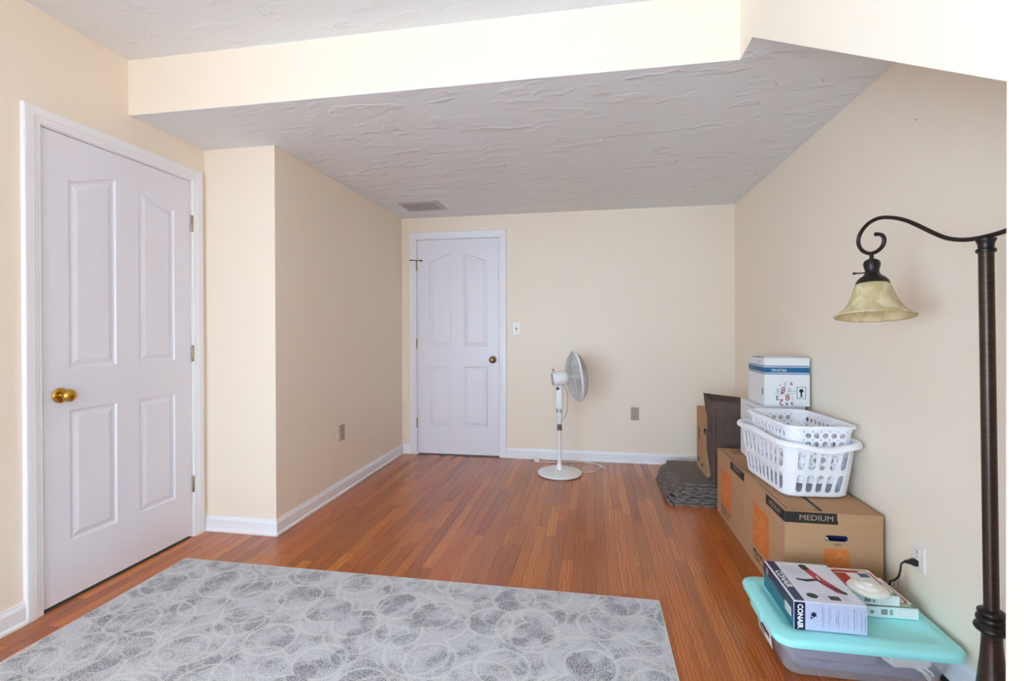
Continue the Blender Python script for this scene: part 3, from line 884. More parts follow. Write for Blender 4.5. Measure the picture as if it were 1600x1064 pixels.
for k in range(3):
    bm = bmesh.new(); a0 = 2 * math.pi * k / 3 + 0.5
    R0 = []
    for q in range(7):
        f = q / 6; rr = 0.03 + 0.155 * f; wd = 0.35 + 0.42 * math.sin(math.pi * min(1, f * 0.8 + 0.12))
        row = []
        for w_ in range(6):
            g2 = w_ / 5 - 0.5; an = a0 + g2 * wd * 1.5 + f * 0.25
            row.append(HC + (s_ * math.cos(an) + t_ * math.sin(an)) * rr + ax * (g2 * 0.05))
        R0.append(row)
    loft(bm, R0, closed=False)
    bl = obj('blade', bm, 'fan_blade', t, smooth=True)
    sd = bl.modifiers.new('thickness', 'SOLIDIFY'); sd.thickness = 0.002
# power cord: hanging loop at the neck and run along the floor
bm = bmesh.new()
tube(bm, catmull([(FB.x + 0.02, FB.y - 0.005, 0.742), (FB.x + 0.055, FB.y - 0.01, 0.70), (FB.x + 0.068, FB.y - 0.012, 0.64), (FB.x + 0.066, FB.y - 0.012, 0.56), (FB.x + 0.05, FB.y - 0.01, 0.48), (FB.x + 0.018, FB.y, 0.43)], 5), 0.003, 6)
obj('neck_cable', bm, 'slot_grey', t, smooth=True)
bm = bmesh.new(); z = 0.0045
tube(bm, catmull([(FB.x + 0.16, FB.y + 0.06, 0.03), (FB.x + 0.185, FB.y + 0.07, z), (0.005, 3.993, z), (0.052, 4.07, z), (0.062, 4.11, z + .004), (0.105, 4.125, z), (0.098, 4.155, z), (0.05, 4.17, z), (0.076, 4.19, z), (-0.005, 4.245, z), (-0.118, 4.262, z), (-0.313, 4.23, z), (-0.42, 4.225, z), (-0.47, 4.22, z)], 6), 0.0035, 6)
tube(bm, catmull([(-0.17, 4.245, z), (-0.19, 4.16, z), (-0.17, 4.08, 0.012), (-0.175, 3.99, 0.032)], 4), 0.003, 6)
obj('mains_lead', bm, 'cord_white', t, smooth=True)
obj('plug', B(-0.515, -0.468, 4.205, 4.238, 0.001, 0.028, bev=0.006), 'cord_white', t)
finish(t)

# ------------------------------------------------------------------ cardboard moving boxes
def stadium(cx, cy, hw, r, n=8):
    P = []
    for sx, a0 in ((1, -90), (-1, 90)):
        for k in range(n + 1):
            a = math.radians(a0 + 180 * k / n); P.append((cx + sx * (hw - r) + r * math.cos(a), cy + r * math.sin(a)))
    return P

def logo(pl, cx, cy, w, h, par):
    lg = pl.rect('logo_square', cx - w / 2, cx + w / 2, cy - h / 2, cy + h / 2, 'print_orange', par)
    k = min(w, h)
    def tx(s, size, dx, dy):
        o = pl.text('logo_letters', s, size, cx + dx * w, cy + dy * h, 'print_pale_orange', lg, rot=math.radians(42), h=0.0003, sx=0.82, bold=0.0)
        return o
    tx('THE', k * 0.16, -0.30, 0.12); tx('HOME', k * 0.36, -0.06, 0.03); tx('DEPOT', k * 0.30, 0.17, -0.13)
    return lg

def words(pl, name, x0, y0, lines, mat, par, h=0.012, gap=0.006, seed=1):
    rd = random.Random(seed); L = []
    y = y0
    for ln in lines:
        x = x0
        while x < x0 + ln:
            w = rd.uniform(0.4, 0.75) * h
            q = rd.random()
            L.append([(x, y), (x + w * 0.35, y), (x + w * 0.35, y + h), (x, y + h)])
            if q > 0.3: L.append([(x, y + h * (0.7 if q > .6 else 0)), (x + w, y + h * (0.7 if q > .6 else 0)), (x + w, y + h * (1.0 if q > .6 else .3)), (x, y + h * (1.0 if q > .6 else .3))])
            if q > 0.5: L.append([(x + w * .7, y), (x + w, y), (x + w, y + h * .9), (x + w * .7, y + h * .9)])
            x += w + h * (0.22 if rd.random() < 0.8 else 0.7)
        y -= h + gap
    return pl.polys(name, L, mat, par)

def moving_box(x0, x1, y0, y1, H, label, near):
    t = thing('moving_box', label, 'cardboard box', ((x0 + x1) / 2, (y0 + y1) / 2, 0), 'moving boxes along the right wall')
    z0 = 0.0006
    bm = bmesh.new()
    cx, cz = x0 + 0.201, 0.308
    hole = stadium(cx, cz, 0.044, 0.0125)
    zt_ = H - .004; nh = len(hole); outl = []
    for k in range(nh):
        dx, dz = hole[k][0] - cx, hole[k][1] - cz
        fs = [((x1 if dx > 0 else x0) - cx) / dx if abs(dx) > 1e-6 else 1e9, ((zt_ if dz > 0 else z0) - cz) / dz if abs(dz) > 1e-6 else 1e9]
        m_ = min(fs); outl.append((cx + dx * m_, cz + dz * m_))
    for co in ((x0, z0), (x1, z0), (x1, zt_), (x0, zt_)):
        k = min(range(nh), key=lambda q: math.dist(outl[q], co)); outl[k] = co
    L = [[bm.verts.new((a, y0, b)) for a, b in ((x0, z0), (x1, z0), (x1, zt_), (x0, zt_))], [bm.verts.new((a, y0, b)) for a, b in hole]]
    ou = [bm.verts.new((a, y0, b)) for a, b in outl]
    for k in range(nh):
        j = (k + 1) % nh; bm.faces.new((ou[k], ou[j], L[1][j], L[1][k]))
    f = L[0]; bk = [bm.verts.new((v.co.x, y1, v.co.z)) for v in f]
    for i in range(3 if False else 4):
        j = (i + 1) % 4
        bm.faces.new((f[i], f[j], bk[j], bk[i]))
    bm.faces.new(bk)
    inn = [bm.verts.new((v.co.x, y0 + 0.004, v.co.z)) for v in L[1]]
    n = len(inn)
    for i in range(n): bm.faces.new((L[1][i], L[1][(i + 1) % n], inn[(i + 1) % n], inn[i]))
    obj('body', bm, 'card', t)
    # pocket behind the handle slot
    bm = bmesh.new()
    loft(bm, [[(a, y0 + 0.004, b) for a, b in stadium(cx, cz, 0.046, 0.0145)], [(a, y0 + 0.03, b) for a, b in stadium(cx, cz, 0.044, 0.012)]], False, True)
    obj('handle_pocket', bm, 'handle_blue', t)
    bm = bmesh.new()
    poly(bm, [(cx - 0.044, y0 + 0.002, cz + 0.002), (cx - 0.03, y0 + 0.006, cz - 0.012), (cx - 0.026, y0 + 0.006, cz - 0.012), (cx - 0.036, y0 + 0.002, cz + 0.003)])
    obj('handle_flap', bm, 'carton_white', t)
    xm = (x0 + x1) / 2
    obj('flap', B(x0 + .0005, xm - 0.001, y0 + .0005, y1 - .0005, H - 0.0038, H), 'card', t)
    obj('flap', B(xm + 0.001, x1 - .0005, y0 + .0005, y1 - .0005, H - 0.0038, H - 0.0005), 'card', t)
    # top: tape and printed panel
    tp = Plane((x0, y0, H), (1, 0, 0), (0, 1, 0))
    tp.rect('packing_tape', xm - 0.028, xm + 0.035, 0.002, (y1 - y0) - 0.002, 'tape_clear', t, 0.0004)
    D = y1 - y0; W = x1 - x0
    bar = lambda a, b, c, d: [(a, c), (b, c), (b, d), (a, d)]
    pr = [bar(0.018, 0.0215, 0.02, D - 0.04), bar(0.0215, W * .5 - 0.03, 0.02, 0.0225), bar(0.0215, W * .5 - 0.03, D - .0425, D - .04), bar(W * .5 - 0.044, W * .5 - 0.03, 0.02, D - 0.04)]
    pr += [bar(0.045 + 0.022 * k, 0.0462 + 0.022 * k, 0.02, 0.26) for k in range(5)]
    pr += [bar(0.03, W * .5 - 0.045, 0.262, 0.2635), bar(0.03, W * .5 - 0.045, 0.40, 0.402)]
    tp.polys('printed_panel', pr, 'print_black', t)
    tp2 = Plane((x0, y1, H), (0, -1, 0), (1, 0, 0))
    words(tp2, 'printed_heading', 0.05, 0.10, (0.10, 0.09), 'print_black', t, 0.026, 0.010, 5)
    # front face
    fp = Plane((x0, y0, 0), (1, 0, 0), (0, 0, 1))
    if near:
        e = [(0.0, 0.366), (0.0, H - 0.001), (0.203, H - 0.001), (0.203, 0.388), (0.205, 0.380), (0.2065, 0.378), (0.206, 0.373), (0.2075, 0.370), (0.205, 0.366)]
        bd = fp.polys('size_band', [e[::-1]], 'print_black', t)
        fp.text('size_lettering', 'MEDIUM', 0.032, 0.123, 0.3885, 'print_kraft', bd, h=0.0004, bold=0.0, sx=1.12)
        fp.text('handle_lettering', 'PUSH', 0.011, 0.204, 0.282, 'print_black', t, sx=1.0, bold=0.0002)
        logo(fp, 0.201, 0.217, 0.095, 0.095, t)
    # left face: u runs towards the camera
    lp = Plane((x0, y1, 0), (0, -1, 0), (0, 0, 1))
    bd = lp.polys('size_band', [[(D - 0.222, 0.366), (D, 0.366), (D, H - 0.001), (D - 0.222, H - 0.001), (D - 0.2195, 0.398), (D - 0.2225, 0.390), (D - 0.22, 0.378)]] if near else [[(D - 0.26, 0.362), (D, 0.362), (D, H - 0.003), (D - 0.26, H - 0.003)]], 'print_black', t)
    lp.text('size_lettering', 'MEDIUM', 0.032, D - 0.112 if near else D - 0.13, 0.388, 'print_kraft', bd, h=0.0004, bold=0.0, sx=1.12)
    logo(lp, D - (0.292 if near else 0.35), 0.205, 0.213, 0.215, t)
    words(lp, 'printed_slogan', D - (0.40 if near else 0.46), 0.062, (0.22, 0.17), 'print_black', t, 0.020, 0.008, 3)
    finish(t)
    return t
moving_box(0.806, 1.183, 2.182, 2.724, 0.413, 'brown moving box printed MEDIUM with the white laundry baskets on top', True)
moving_box(0.806, 1.183, 2.728, 3.283, 0.409, 'brown moving box printed MEDIUM standing between the foam tiles and another box', False)

# ------------------------------------------------------------------ foam tiles
def tile_outline(S=0.60, n=13, d=0.022):
    P = []
    for k in range(4):
        c, s = [(1, 0), (0, 1), (-1, 0), (0, -1)][k]
        for i in range(n):
            a = -S / 2 + S * i / n; b = -S / 2 + S * (i + 1) / n; w = S / n
            if i % 2 == 0: loc = [(a + w * 0.0, 0), (b, 0)] if False else [(a + (0.12 * w if i else 0), -d if False else 0), (b - 0.12 * w, 0)]
            else: loc = [(a - 0.14 * w, d * 0.9), (a + 0.1 * w, d), (b - 0.1 * w, d), (b + 0.14 * w, d * 0.9)]
            for q, h in loc:
                x, y = q, -S / 2 - h + d
                P.append((x * c - y * s, x * s + y * c))
    return P
TO = tile_outline()
bm = bmesh.new()
TH = 0.0125
loft(bm, [[(x, y, z) for x, y in TO] for z in (0.0, TH)], True, True)
bmesh.ops.recalc_face_normals(bm, faces=bm.faces)
tile_me = bpy.data.meshes.new('foam_tile'); bm.to_mesh(tile_me); bm.free(); tile_me.materials.append(MATS['foam'])
ord_ = ['lowest dark grey interlocking foam tile, flat on the oak floor', 'second dark grey foam tile from the floor in the stack', 'third dark grey foam tile from the floor in the stack', 'fourth dark grey foam tile from the floor in the stack',
        'fourth dark grey foam tile counted down from the stack top', 'third dark grey foam tile counted down from the stack top', 'second dark grey foam tile counted down from the stack top', 'topmost dark grey foam tile, carrying the brown fabric bin']
offs = [(0.797, 3.625, 2.0), (0.800, 3.645, -1.0), (0.815, 3.665, 1.5), (0.835, 3.700, 4.5), (0.815, 3.690, -2.0), (0.850, 3.715, 2.5), (0.872, 3.745, 3.0), (0.898, 3.785, 1.0)]
for k, (x, y, a) in enumerate(offs):
    o = bpy.data.objects.new('foam_tile', tile_me); COL.objects.link(o)
    o.location = (x, y, 0.0006 + k * (TH + 0.0004)); o.rotation_euler = (0, 0, math.radians(a))
    tag(o, ord_[k], 'foam mat', 'stacked foam tiles')
ZTILE = 0.0006 + 8 * (TH + 0.0004)

# ------------------------------------------------------------------ kraft carton behind the fabric bin
t = thing('cardboard_carton', 'tall brown carton on the foam tiles behind the brown fabric bin', 'cardboard box', (1.0, 3.83, ZTILE))
KX0, KX1, KY0, KY1, KZ = 0.823, 1.178, 3.66, 3.985, 0.577
obj('body', B(KX0, KX1, KY0, KY1, ZTILE + 0.0004, KZ - 0.004), 'card', t)
obj('flap', B(KX0, (KX0 + KX1) / 2 - .001, KY0, KY1, KZ - 0.0036, KZ), 'card', t)
obj('flap', B((KX0 + KX1) / 2 + .001, KX1, KY0, KY1, KZ - 0.0036, KZ), 'card', t)
lp = Plane((KX0, KY1, 0), (0, -1, 0), (0, 0, 1))
bar = lambda a, b, c, d: [(a, c), (b, c), (b, d), (a, d)]
for P in (bar(.06, .12, .34, .35), [(.06, .39), (.12, .39), (.09, .44)], [(.075, .35), (.105, .35), (.105, .39), (.075, .39)], bar(.05, .10, .16, .185), bar(.16, .22, .14, .165), bar(.06, .065, .24, .32), bar(.09, .095, .22, .32)):
    lp.polys('printed_mark', [P], 'print_black', t)
finish(t)

# ------------------------------------------------------------------ brown fabric bin
t = thing('fabric_bin', 'slouching dark brown fabric bin standing on the grey foam tiles', 'storage bin', (0.98, 3.53, ZTILE))
bm = bmesh.new()
rings = []
NZ = 14
for k in range(NZ + 1):
    f = k / NZ; z = ZTILE + 0.001 + (0.686 - ZTILE) * f
    ring = []
    for i, (x, y) in enumerate(rrect(0.975, 3.525, 0.150 + 0.030 * f, 0.085 + 0.03 * f, 0.03, 9)):
        th = math.atan2(y - 3.525, x - 0.975)
        fold = 0.010 * math.sin(9 * th + 5 * f) * (0.35 + f) + 0.010 * math.sin(4 * th - 8 * f)
        sag = 0.014 * math.sin(math.pi * f)
        dx, dy = x - 0.975, y - 3.525; l = math.hypot(dx, dy)
        zz = z
        if k == NZ: zz += 0.035 * max(0, (-dx / 0.17)) * (0.4 + 0.6 * (dy > 0)) - 0.012 * math.cos(2 * th)
        if k == 0: fold = 0
        ring.append((x + dx / l * (fold - sag), min(3.655, y + dy / l * (fold - sag)), zz))
    rings.append(ring)
loft(bm, rings, True, False)
bo = obj('fabric_body', bm, 'brown_fabric', t, smooth=True)
sd = bo.modifiers.new('thickness', 'SOLIDIFY'); sd.thickness = 0.004; sd.offset = -1
bm = bmesh.new()
tube(bm, [(x, y, z + 0.001) for x, y, z in rings[-1]], 0.004, 6, closed=True)
obj('top_hem', bm, 'brown_fabric', t, smooth=True)
bm = bmesh.new()
P = catmull([(0.806, 3.595, 0.46), (0.785, 3.57, 0.465), (0.782, 3.53, 0.452), (0.788, 3.49, 0.462), (0.808, 3.462, 0.455)], 5)
loft(bm, [[(p.x, p.y, p.z - 0.012), (p.x - 0.004, p.y, p.z), (p.x, p.y, p.z + 0.012), (p.x + 0.002, p.y, p.z)] for p in P], True, True)
obj('handle_strap', bm, 'brown_fabric', t, smooth=True)
bm = bmesh.new()
P = catmull([(0.822, 3.412, 0.66), (0.818, 3.41, 0.55), (0.812, 3.408, 0.40), (0.816, 3.405, 0.25), (0.818, 3.408, 0.13)], 5)
tube(bm, P, [0.004 + 0.004 * math.sin(i * 0.3) ** 2 for i in range(len(P))], 6)
obj('corner_seam', bm, 'brown_fabric', t, smooth=True)
finish(t)

# ------------------------------------------------------------------ white cartons
ZB2 = 0.4108
t = thing('white_carton', 'plain white carton under the blue banded carton, behind the laundry baskets', 'carton', (1.06, 3.05, ZB2))
obj('body', B(0.925, 1.178, 2.90, 3.20, ZB2, 0.752), 'carton_white', t)
bm = bmesh.new()
poly(bm, [(0.92, 2.895, 0.7545), (1.05, 2.895, 0.753), (1.05, 3.20, 0.753), (0.922, 3.20, 0.7545)])
obj('flap', bm, 'carton_white', t)
lp = Plane((0.925, 3.20, 0), (0, -1, 0), (0, 0, 1))
lp.polys('printed_line', [[(0.10, 0.725), (0.27, 0.725), (0.27, 0.729), (0.10, 0.729)]], 'print_grey', t)
fp = Plane((0.925, 2.90, 0), (1, 0, 0), (0, 0, 1))
words(fp, 'printed_code', 0.20, 0.725, (0.035,), 'print_grey', t, 0.012, 0.004, 9)
finish(t)

X0, X1, Y0, Y1, Z0, Z1 = 0.952, 1.186, 2.862, 3.13, 0.7565, 1.026
t = thing('white_carton', 'white carton with a blue band turned upside down, topmost by the right wall', 'carton', ((X0 + X1) / 2, (Y0 + Y1) / 2, Z0))
obj('body', B(X0, X1, Y0, Y1, Z0, Z1 - 0.004), 'carton_white', t)
bm = bmesh.new(); xm = (X0 + X1) / 2
loft(bm, [[(X0, Y0 + .001, Z1 - .0035), (X1, Y0 + .001, Z1 - .0035), (X1, Y0 + .001, Z1 - .001), (X0, Y0 + .001, Z1 - .001)], [(X0, Y0 + .134, Z1 + .008), (X1, Y0 + .134, Z1 + .006), (X1, Y0 + .134, Z1 + .0085), (X0, Y0 + .134, Z1 + .0105)]], True, True)
obj('flap', bm, 'carton_white', t)
bm = bmesh.new()
loft(bm, [[(X0, Y1 - .001, Z1 - .0035), (X1, Y1 - .001, Z1 - .0035), (X1, Y1 - .001, Z1 - .001), (X0, Y1 - .001, Z1 - .001)], [(X0, Y0 + .137, Z1 + .001), (X1, Y0 + .137, Z1 + .001), (X1, Y0 + .137, Z1 + .0035), (X0, Y0 + .137, Z1 + .0035)]], True, True)
obj('flap', bm, 'carton_white', t)
W = X1 - X0; D = Y1 - Y0
fp = Plane((X0, Y0, Z0), (1, 0, 0), (0, 0, 1)); lp = Plane((X0, Y1, Z0), (0, -1, 0), (0, 0, 1))
for pl, w, dk in ((fp, W, 'propak_blue'), (lp, D, 'print_navy')):
    pl.rect('blue_band', 0, w, 0.186, 0.216, 'propak_blue', t)
    pl.rect('thin_stripe', 0, w, 0.2205, 0.2255, 'propak_blue', t)
    pl.rect('thin_stripe', 0, w, 0.1765, 0.1815, 'propak_blue', t)
fp.text('brand_lettering', 'PROPAK', 0.020, 0.075, 0.201, 'print_white', t, rot=math.pi, h=0.0004, bold=0.0, sx=1.05)
lp.text('brand_lettering', 'PROPAK', 0.016, 0.06, 0.201, 'print_grey', t, rot=math.pi, h=0.0004, sx=0.9)
words(lp, 'printed_code', D - 0.11, 0.238, (0.055,), 'print_grey', t, 0.012, 0.004, 4)
lp.polys('printed_mark', [[(D - .04, .06), (D - .012, .06), (D - .012, .105), (D - .026, .09), (D - .04, .105)], ], 'print_grey', t)
for s, x, y, sz, m in (('8', .098, .092, .034, 'print_darkred'), ('2', .088, .022, .036, 'print_darkred'), ('8', .120, .050, .036, 'print_darkred'), ('9', .140, .128, .022, 'print_darkred'), ('9', .144, .018, .024, 'print_darkred'), ('5', .107, .122, .026, 'print_grey'), ('6', .070, .086, .028, 'print_grey'), ('3', .068, .046, .026, 'print_black'), ('7', .082, .118, .012, 'print_black'), ('4', .092, .074, .020, 'print_darkred'), ('6', .116, .012, .020, 'print_black'), ('0', .130, .094, .022, 'print_grey'), ('1', .145, .045, .022, 'print_grey')):
    fp.text('printed_numeral', s, sz * 1.35, x, y, m, t, rot=math.pi, h=0.0002, bold=0.0004 if m != 'print_grey' else 0)
words(fp, 'printed_caption', 0.118, 0.080, (0.045, 0.04), 'print_grey', t, 0.006, 0.006, 12)
words(fp, 'printed_caption', 0.045, 0.066, (0.06,), 'print_grey', t, 0.006, 0.006, 13)
q = 0.0025; a, b, c, d = 0.168, 0.214, 0.042, 0.108
fr = fp.polys('badge_frame', [bar(a, b, c, c + q), bar(a, b, d - q, d), bar(a, a + q, c + q, d - q), bar(b - q, b, c + q, d - q)], 'print_navy', t)
fp.polys('badge_figure', [[(.191 + .011 * math.cos(k * .524), .086 + .011 * math.sin(k * .524)) for k in range(12)], bar(.187, .195, .058, .078), bar(.184, .198, .052, .057)], 'print_black', t)
finish(t)

# ------------------------------------------------------------------ laundry baskets
def sup(th, hw, hh, n):
    c, s = math.cos(th), math.sin(th)
    return hw * math.copysign(abs(c) ** (2 / n), c), hh * math.copysign(abs(s) ** (2 / n), s)
def perim(hw, hh, r, n=360):
    """evenly spaced points on a rounded rectangle, starting mid right side, counter-clockwise"""
    P = rrect(0, 0, hw, hh, r, 10); P = P[-1:] + P[:-1]
    seg = []; tot = 0
    for a, b in zip(P, P[1:] + P[:1]):
        l = math.dist(a, b); seg.append((tot, l, a, b)); tot += l
    out = []; si = 0
    for k in range(n):
        s = tot * k / n
        while si < len(seg) - 1 and seg[si][0] + seg[si][1] < s: si += 1
        o, l, a, b = seg[si]; f = (s - o) / l if l else 0
        out.append((a[0] + (b[0] - a[0]) * f, a[1] + (b[1] - a[1]) * f))
    return out, tot
def cell(bm, mp, s0, s1, t0, t1, hole, n=20):
    """one wall cell with or without a hole; mp maps (s, t) to space"""
    cs, ct = (s0 + s1) / 2, (t0 + t1) / 2
    out = []
    for k in range(n):
        a = 2 * math.pi * (k + 0.5) / n; c, s = math.cos(a), math.sin(a)
        m = max(abs(c), abs(s)); out.append((cs + (s1 - s0) / 2 * c / m, ct + (t1 - t0) / 2 * s / m))
    # put exact corners in by snapping the diagonal neighbours
    corners = [(s1, t1), (s0, t1), (s0, t0), (s1, t0)]
    for q, cc in enumerate(corners):
        a = math.radians(45 + 90 * q); k = int(round(a / (2 * math.pi) * n - 0.5)) % n
        out[k] = cc
    ov = [bm.verts.new(mp(*p)) for p in out]
    if hole is None:
        bm.faces.new(ov); return
    hw, hh = hole; r = min(hw, hh); inn = []
    for k in range(n):
        a = 2 * math.pi * (k + 0.5) / n; c, s = math.cos(a), math.sin(a)
        inn.append((cs + r * c, ct + r * s + (hh - r) * (1 if s > 0 else -1)))
    iv = [bm.verts.new(mp(*p)) for p in inn]
    for k in range(n):
        j = (k + 1) % n; bm.faces.new((ov[k], ov[j], iv[j], iv[k]))

def basket(name, label, cx, cy, rot, zb, zt, bw, bh, br, tw, th_, tr, kind):
    t = thing(name, label, 'laundry basket', (cx, cy, zb))
    NP = 720
    Pb, _ = perim(bw, bh, br, NP); Pt, tot = perim(tw, th_, tr, NP)
    c, s = math.cos(rot), math.sin(rot)
    def pt(f, h, out=0.0):
        k = (f % 1.0) * NP; i = int(k); fr = k - i; j = (i + 1) % NP; i %= NP
        g = h ** 0.85 if h > 0 else 0
        X = [Pb[q][0] * (1 - g) + Pt[q][0] * g for q in (i, j)]; Y = [Pb[q][1] * (1 - g) + Pt[q][1] * g for q in (i, j)]
        x, y = X[0] * (1 - fr) + X[1] * fr, Y[0] * (1 - fr) + Y[1] * fr
        if out:
            l = math.hypot(x, y); x += x / l * out; y += y / l * out
        z = zb + (zt - zb) * h
        dip = 0.0
        if kind == 'slots':
            w = max(0.0, 1 - abs(x) / (tw * 0.8)) * (abs(y) > th_ * 0.7)
            dip = 0.020 * (w * w * (3 - 2 * w)) * max(0, h - 0.75) * 4
            dip += 0.012 * max(0, h - .75) * 4 * max(0, 1 - abs(y) / (th_ * .6)) * (abs(x) > tw * .7) * -0.8
        return (cx + x * c - y * s, cy + x * s + y * c, z - dip)
    mp = lambda a, b: pt(a, b)
    bm = bmesh.new()
    if kind == 'slots':
        ncol = 34
        rows = [(0.06, 0.10, None), (0.10, 0.46, (0.0092 / tot * 1.0, 0.135)), (0.46, 0.52, None), (0.52, 0.90, (0.0092 / tot, 0.145)), (0.90, 1.0, None)]
        for j, (a, b, ho) in enumerate(rows):
            for i in range(ncol):
                f0, f1 = i / ncol, (i + 1) / ncol
                m_ = (f0 + f1) / 2
                x, y = Pt[int(m_ * NP) % NP]
                corner = (abs(x) > tw - tr * 0.62 and abs(y) > th_ - tr * 0.62)
                # slot half-width in s units and half-height in t units need an anisotropic stadium
                if ho is None or corner: cell(bm, mp, f0, f1, a, b, None)
                else:
                    cs, ct = m_, (a + b) / 2
                    hw = 0.32 / ncol; hh = (b - a) * 0.45
                    asp = (tot * hw) / (zt - zb)       # slot half width measured in t units
                    n = 20; out = []; inn = []
                    for k in range(n):
                        an = 2 * math.pi * (k + .5) / n; cc_, ss_ = math.cos(an), math.sin(an); mm = max(abs(cc_), abs(ss_))
                        out.append((cs + (f1 - f0) / 2 * cc_ / mm, ct + (b - a) / 2 * ss_ / mm))
                        inn.append((cs + hw * cc_, ct + asp * ss_ + (hh - asp) * (1 if ss_ > 0 else -1)))
                    for q, co in enumerate([(f1, b), (f0, b), (f0, a), (f1, a)]):
                        k = int(round((45 + 90 * q) / 360 * n - 0.5)) % n; out[k] = co
                    ov = [bm.verts.new(mp(*p)) for p in out]; iv = [bm.verts.new(mp(*p)) for p in inn]
                    for k in range(n): bm.faces.new((ov[k], ov[(k + 1) % n], iv[(k + 1) % n], iv[k]))
    else:
        ncol = 38; H = zt - zb
        for i in range(ncol): cell(bm, mp, i / ncol, (i + 1) / ncol, 0.03, 0.10, None); cell(bm, mp, i / ncol, (i + 1) / ncol, 0.94, 1.0, None)
        rows = []; t_0 = 0.10
        for j in range(12):
            hgt = 0.105 if j % 2 == 0 else 0.035
            rows.append((t_0, t_0 + hgt, j)); t_0 += hgt
        for a, b, j in rows:
            for i in range(ncol):
                o = 0.5 * (j % 2)
                f0, f1 = (i + o) / ncol, (i + 1 + o) / ncol
                x, y = Pt[int(((f0 + f1) / 2 % 1) * NP) % NP]
                corner = (abs(x) > tw - tr * 0.8 and abs(y) > th_ - tr * 0.8)
                if corner: cell(bm, mp, f0, f1, a, b, None); continue
                hw = 0.36 / ncol; ah = (tot * hw) / H
                ah = min(ah, (b - a) * 0.44); hw = ah * H / tot
                cs, ct = (f0 + f1) / 2, (a + b) / 2; n = 16; out = []; inn = []
                for k in range(n):
                    an = 2 * math.pi * (k + .5) / n; cc_, ss_ = math.cos(an), math.sin(an); mm = max(abs(cc_), abs(ss_))
                    out.append((cs + (f1 - f0) / 2 * cc_ / mm, ct + (b - a) / 2 * ss_ / mm)); inn.append((cs + hw * cc_, ct + ah * ss_))
                for q, co in enumerate([(f1, b), (f0, b), (f0, a), (f1, a)]):
                    k = int(round((45 + 90 * q) / 360 * n - 0.5)) % n; out[k] = co
                ov = [bm.verts.new(mp(*p)) for p in out]; iv = [bm.verts.new(mp(*p)) for p in inn]
                for k in range(n): bm.faces.new((ov[k], ov[(k + 1) % n], iv[(k + 1) % n], iv[k]))
    bo = obj('basket_wall', bm, 'basket_plastic', t, weld=0.0002)
    sd = bo.modifiers.new('thickness', 'SOLIDIFY'); sd.thickness = 0.003; sd.offset = -1
    # base pan
    bm = bmesh.new()
    rings = []
    for ins, h in ((0.9, 0.0), (0.955, 0.004), (1.0, None)):
        rr = []
        for k in range(96):
            if h is None: rr.append(pt(k / 96, 0.07))
            else:
                x, y = Pb[int(k / 96 * NP)]; x *= ins; y *= ins
                rr.append((cx + x * c - y * s, cy + x * s + y * c, zb + h))
        rings.append(rr)
    loft(bm, rings, True, False)
    bo = obj('base_pan', bm, 'basket_plastic', t, smooth=True)
    sd = bo.modifiers.new('thickness', 'SOLIDIFY'); sd.thickness = 0.003; sd.offset = -1
    # rolled rim
    bm = bmesh.new()
    n = 144; prof = [(-0.004, -0.004), (-0.001, 0.003), (0.007, 0.009), (0.016, 0.010), (0.024, 0.006), (0.029, -0.002), (0.030, -0.012), (0.027, -0.016), (0.025, -0.008), (0.014, -0.004), (0.004, -0.010)] if kind == 'slots' else [(-0.002, 0.0), (0.003, 0.004), (0.011, 0.003), (0.015, -0.002), (0.015, -0.008), (0.012, -0.008), (0.010, -0.002), (0.003, -0.004)]
    R = []
    for o, dz in prof:
        rr = []
        for k in range(n):
            p = pt(k / n, 1.0, o); rr.append((p[0], p[1], p[2] + dz))
        R.append(rr)
    R.append(R[0])
    rows = [[bm.verts.new(p) for p in r_] for r_ in R[:-1]]; rows.append(rows[0])
    for A_, B_ in zip(rows, rows[1:]):
        for i in range(n):
            j = (i + 1) % n; bm.faces.new((A_[i], A_[j], B_[j], B_[i]))
    obj('rim', bm, 'basket_plastic', t, smooth=True)
    finish(t)
    return t
basket('laundry_basket', 'larger white plastic laundry basket with upright slots, standing on a moving box', 0.990, 2.577, math.radians(5), 0.4145, 0.674, 0.142, 0.222, 0.055, 0.166, 0.286, 0.095, 'slots')
basket('laundry_basket', 'smaller white plastic basket with round holes nested in the slotted basket', 1.002, 2.560, math.radians(5), 0.474, 0.747, 0.112, 0.195, 0.05, 0.146, 0.235, 0.055, 'dots')

# ------------------------------------------------------------------ storage bin with teal lid
BX, BY = 0.8935, 1.911
t = thing('storage_bin', 'shallow clear storage bin with a teal lid on the floor by the wall', 'storage bin', (BX, BY, 0))
bm = bmesh.new()
rr = lambda hw, hh, r, z: [(x, y, z) for x, y in rrect(BX, BY, hw, hh, r, 6)]
loft(bm, [rr(.222, .140, .035, .0010), rr(.232, .150, .042, .004), rr(.238, .156, .045, .012), rr(.252, .172, .05, .090), rr(.258, .179, .05, .094), rr(.264, .186, .05, .138), rr(.276, .199, .055, .140), rr(.276, .199, .055, .144)], True, False)
bo = obj('bin_body', bm, 'clear_plastic', t, smooth=True)
bm = bmesh.new()
loft(bm, [rr(.279, .203, .055, .128), rr(.2865, .211, .058, .130), rr(.289, .2135, .060, .140), rr(.286, .210, .058, .151), rr(.276, .200, .055, .157), rr(.262, .186, .05, .158), rr(.256, .180, .046, .1605), rr(.235, .158, .04, .1615), rr(.231, .154, .04, .159)], True, True)
obj('lid', bm, 'teal_lid', t, smooth=True)
for sx in (-1, 1):
    bm = bmesh.new(); x = BX + sx * 0.281
    box(bm, min(x, x + sx * .009), max(x, x + sx * .009), BY - 0.06, BY + 0.06, 0.118, 0.150, bev=0.004)
    obj('latch', bm, 'teal_lid', t)
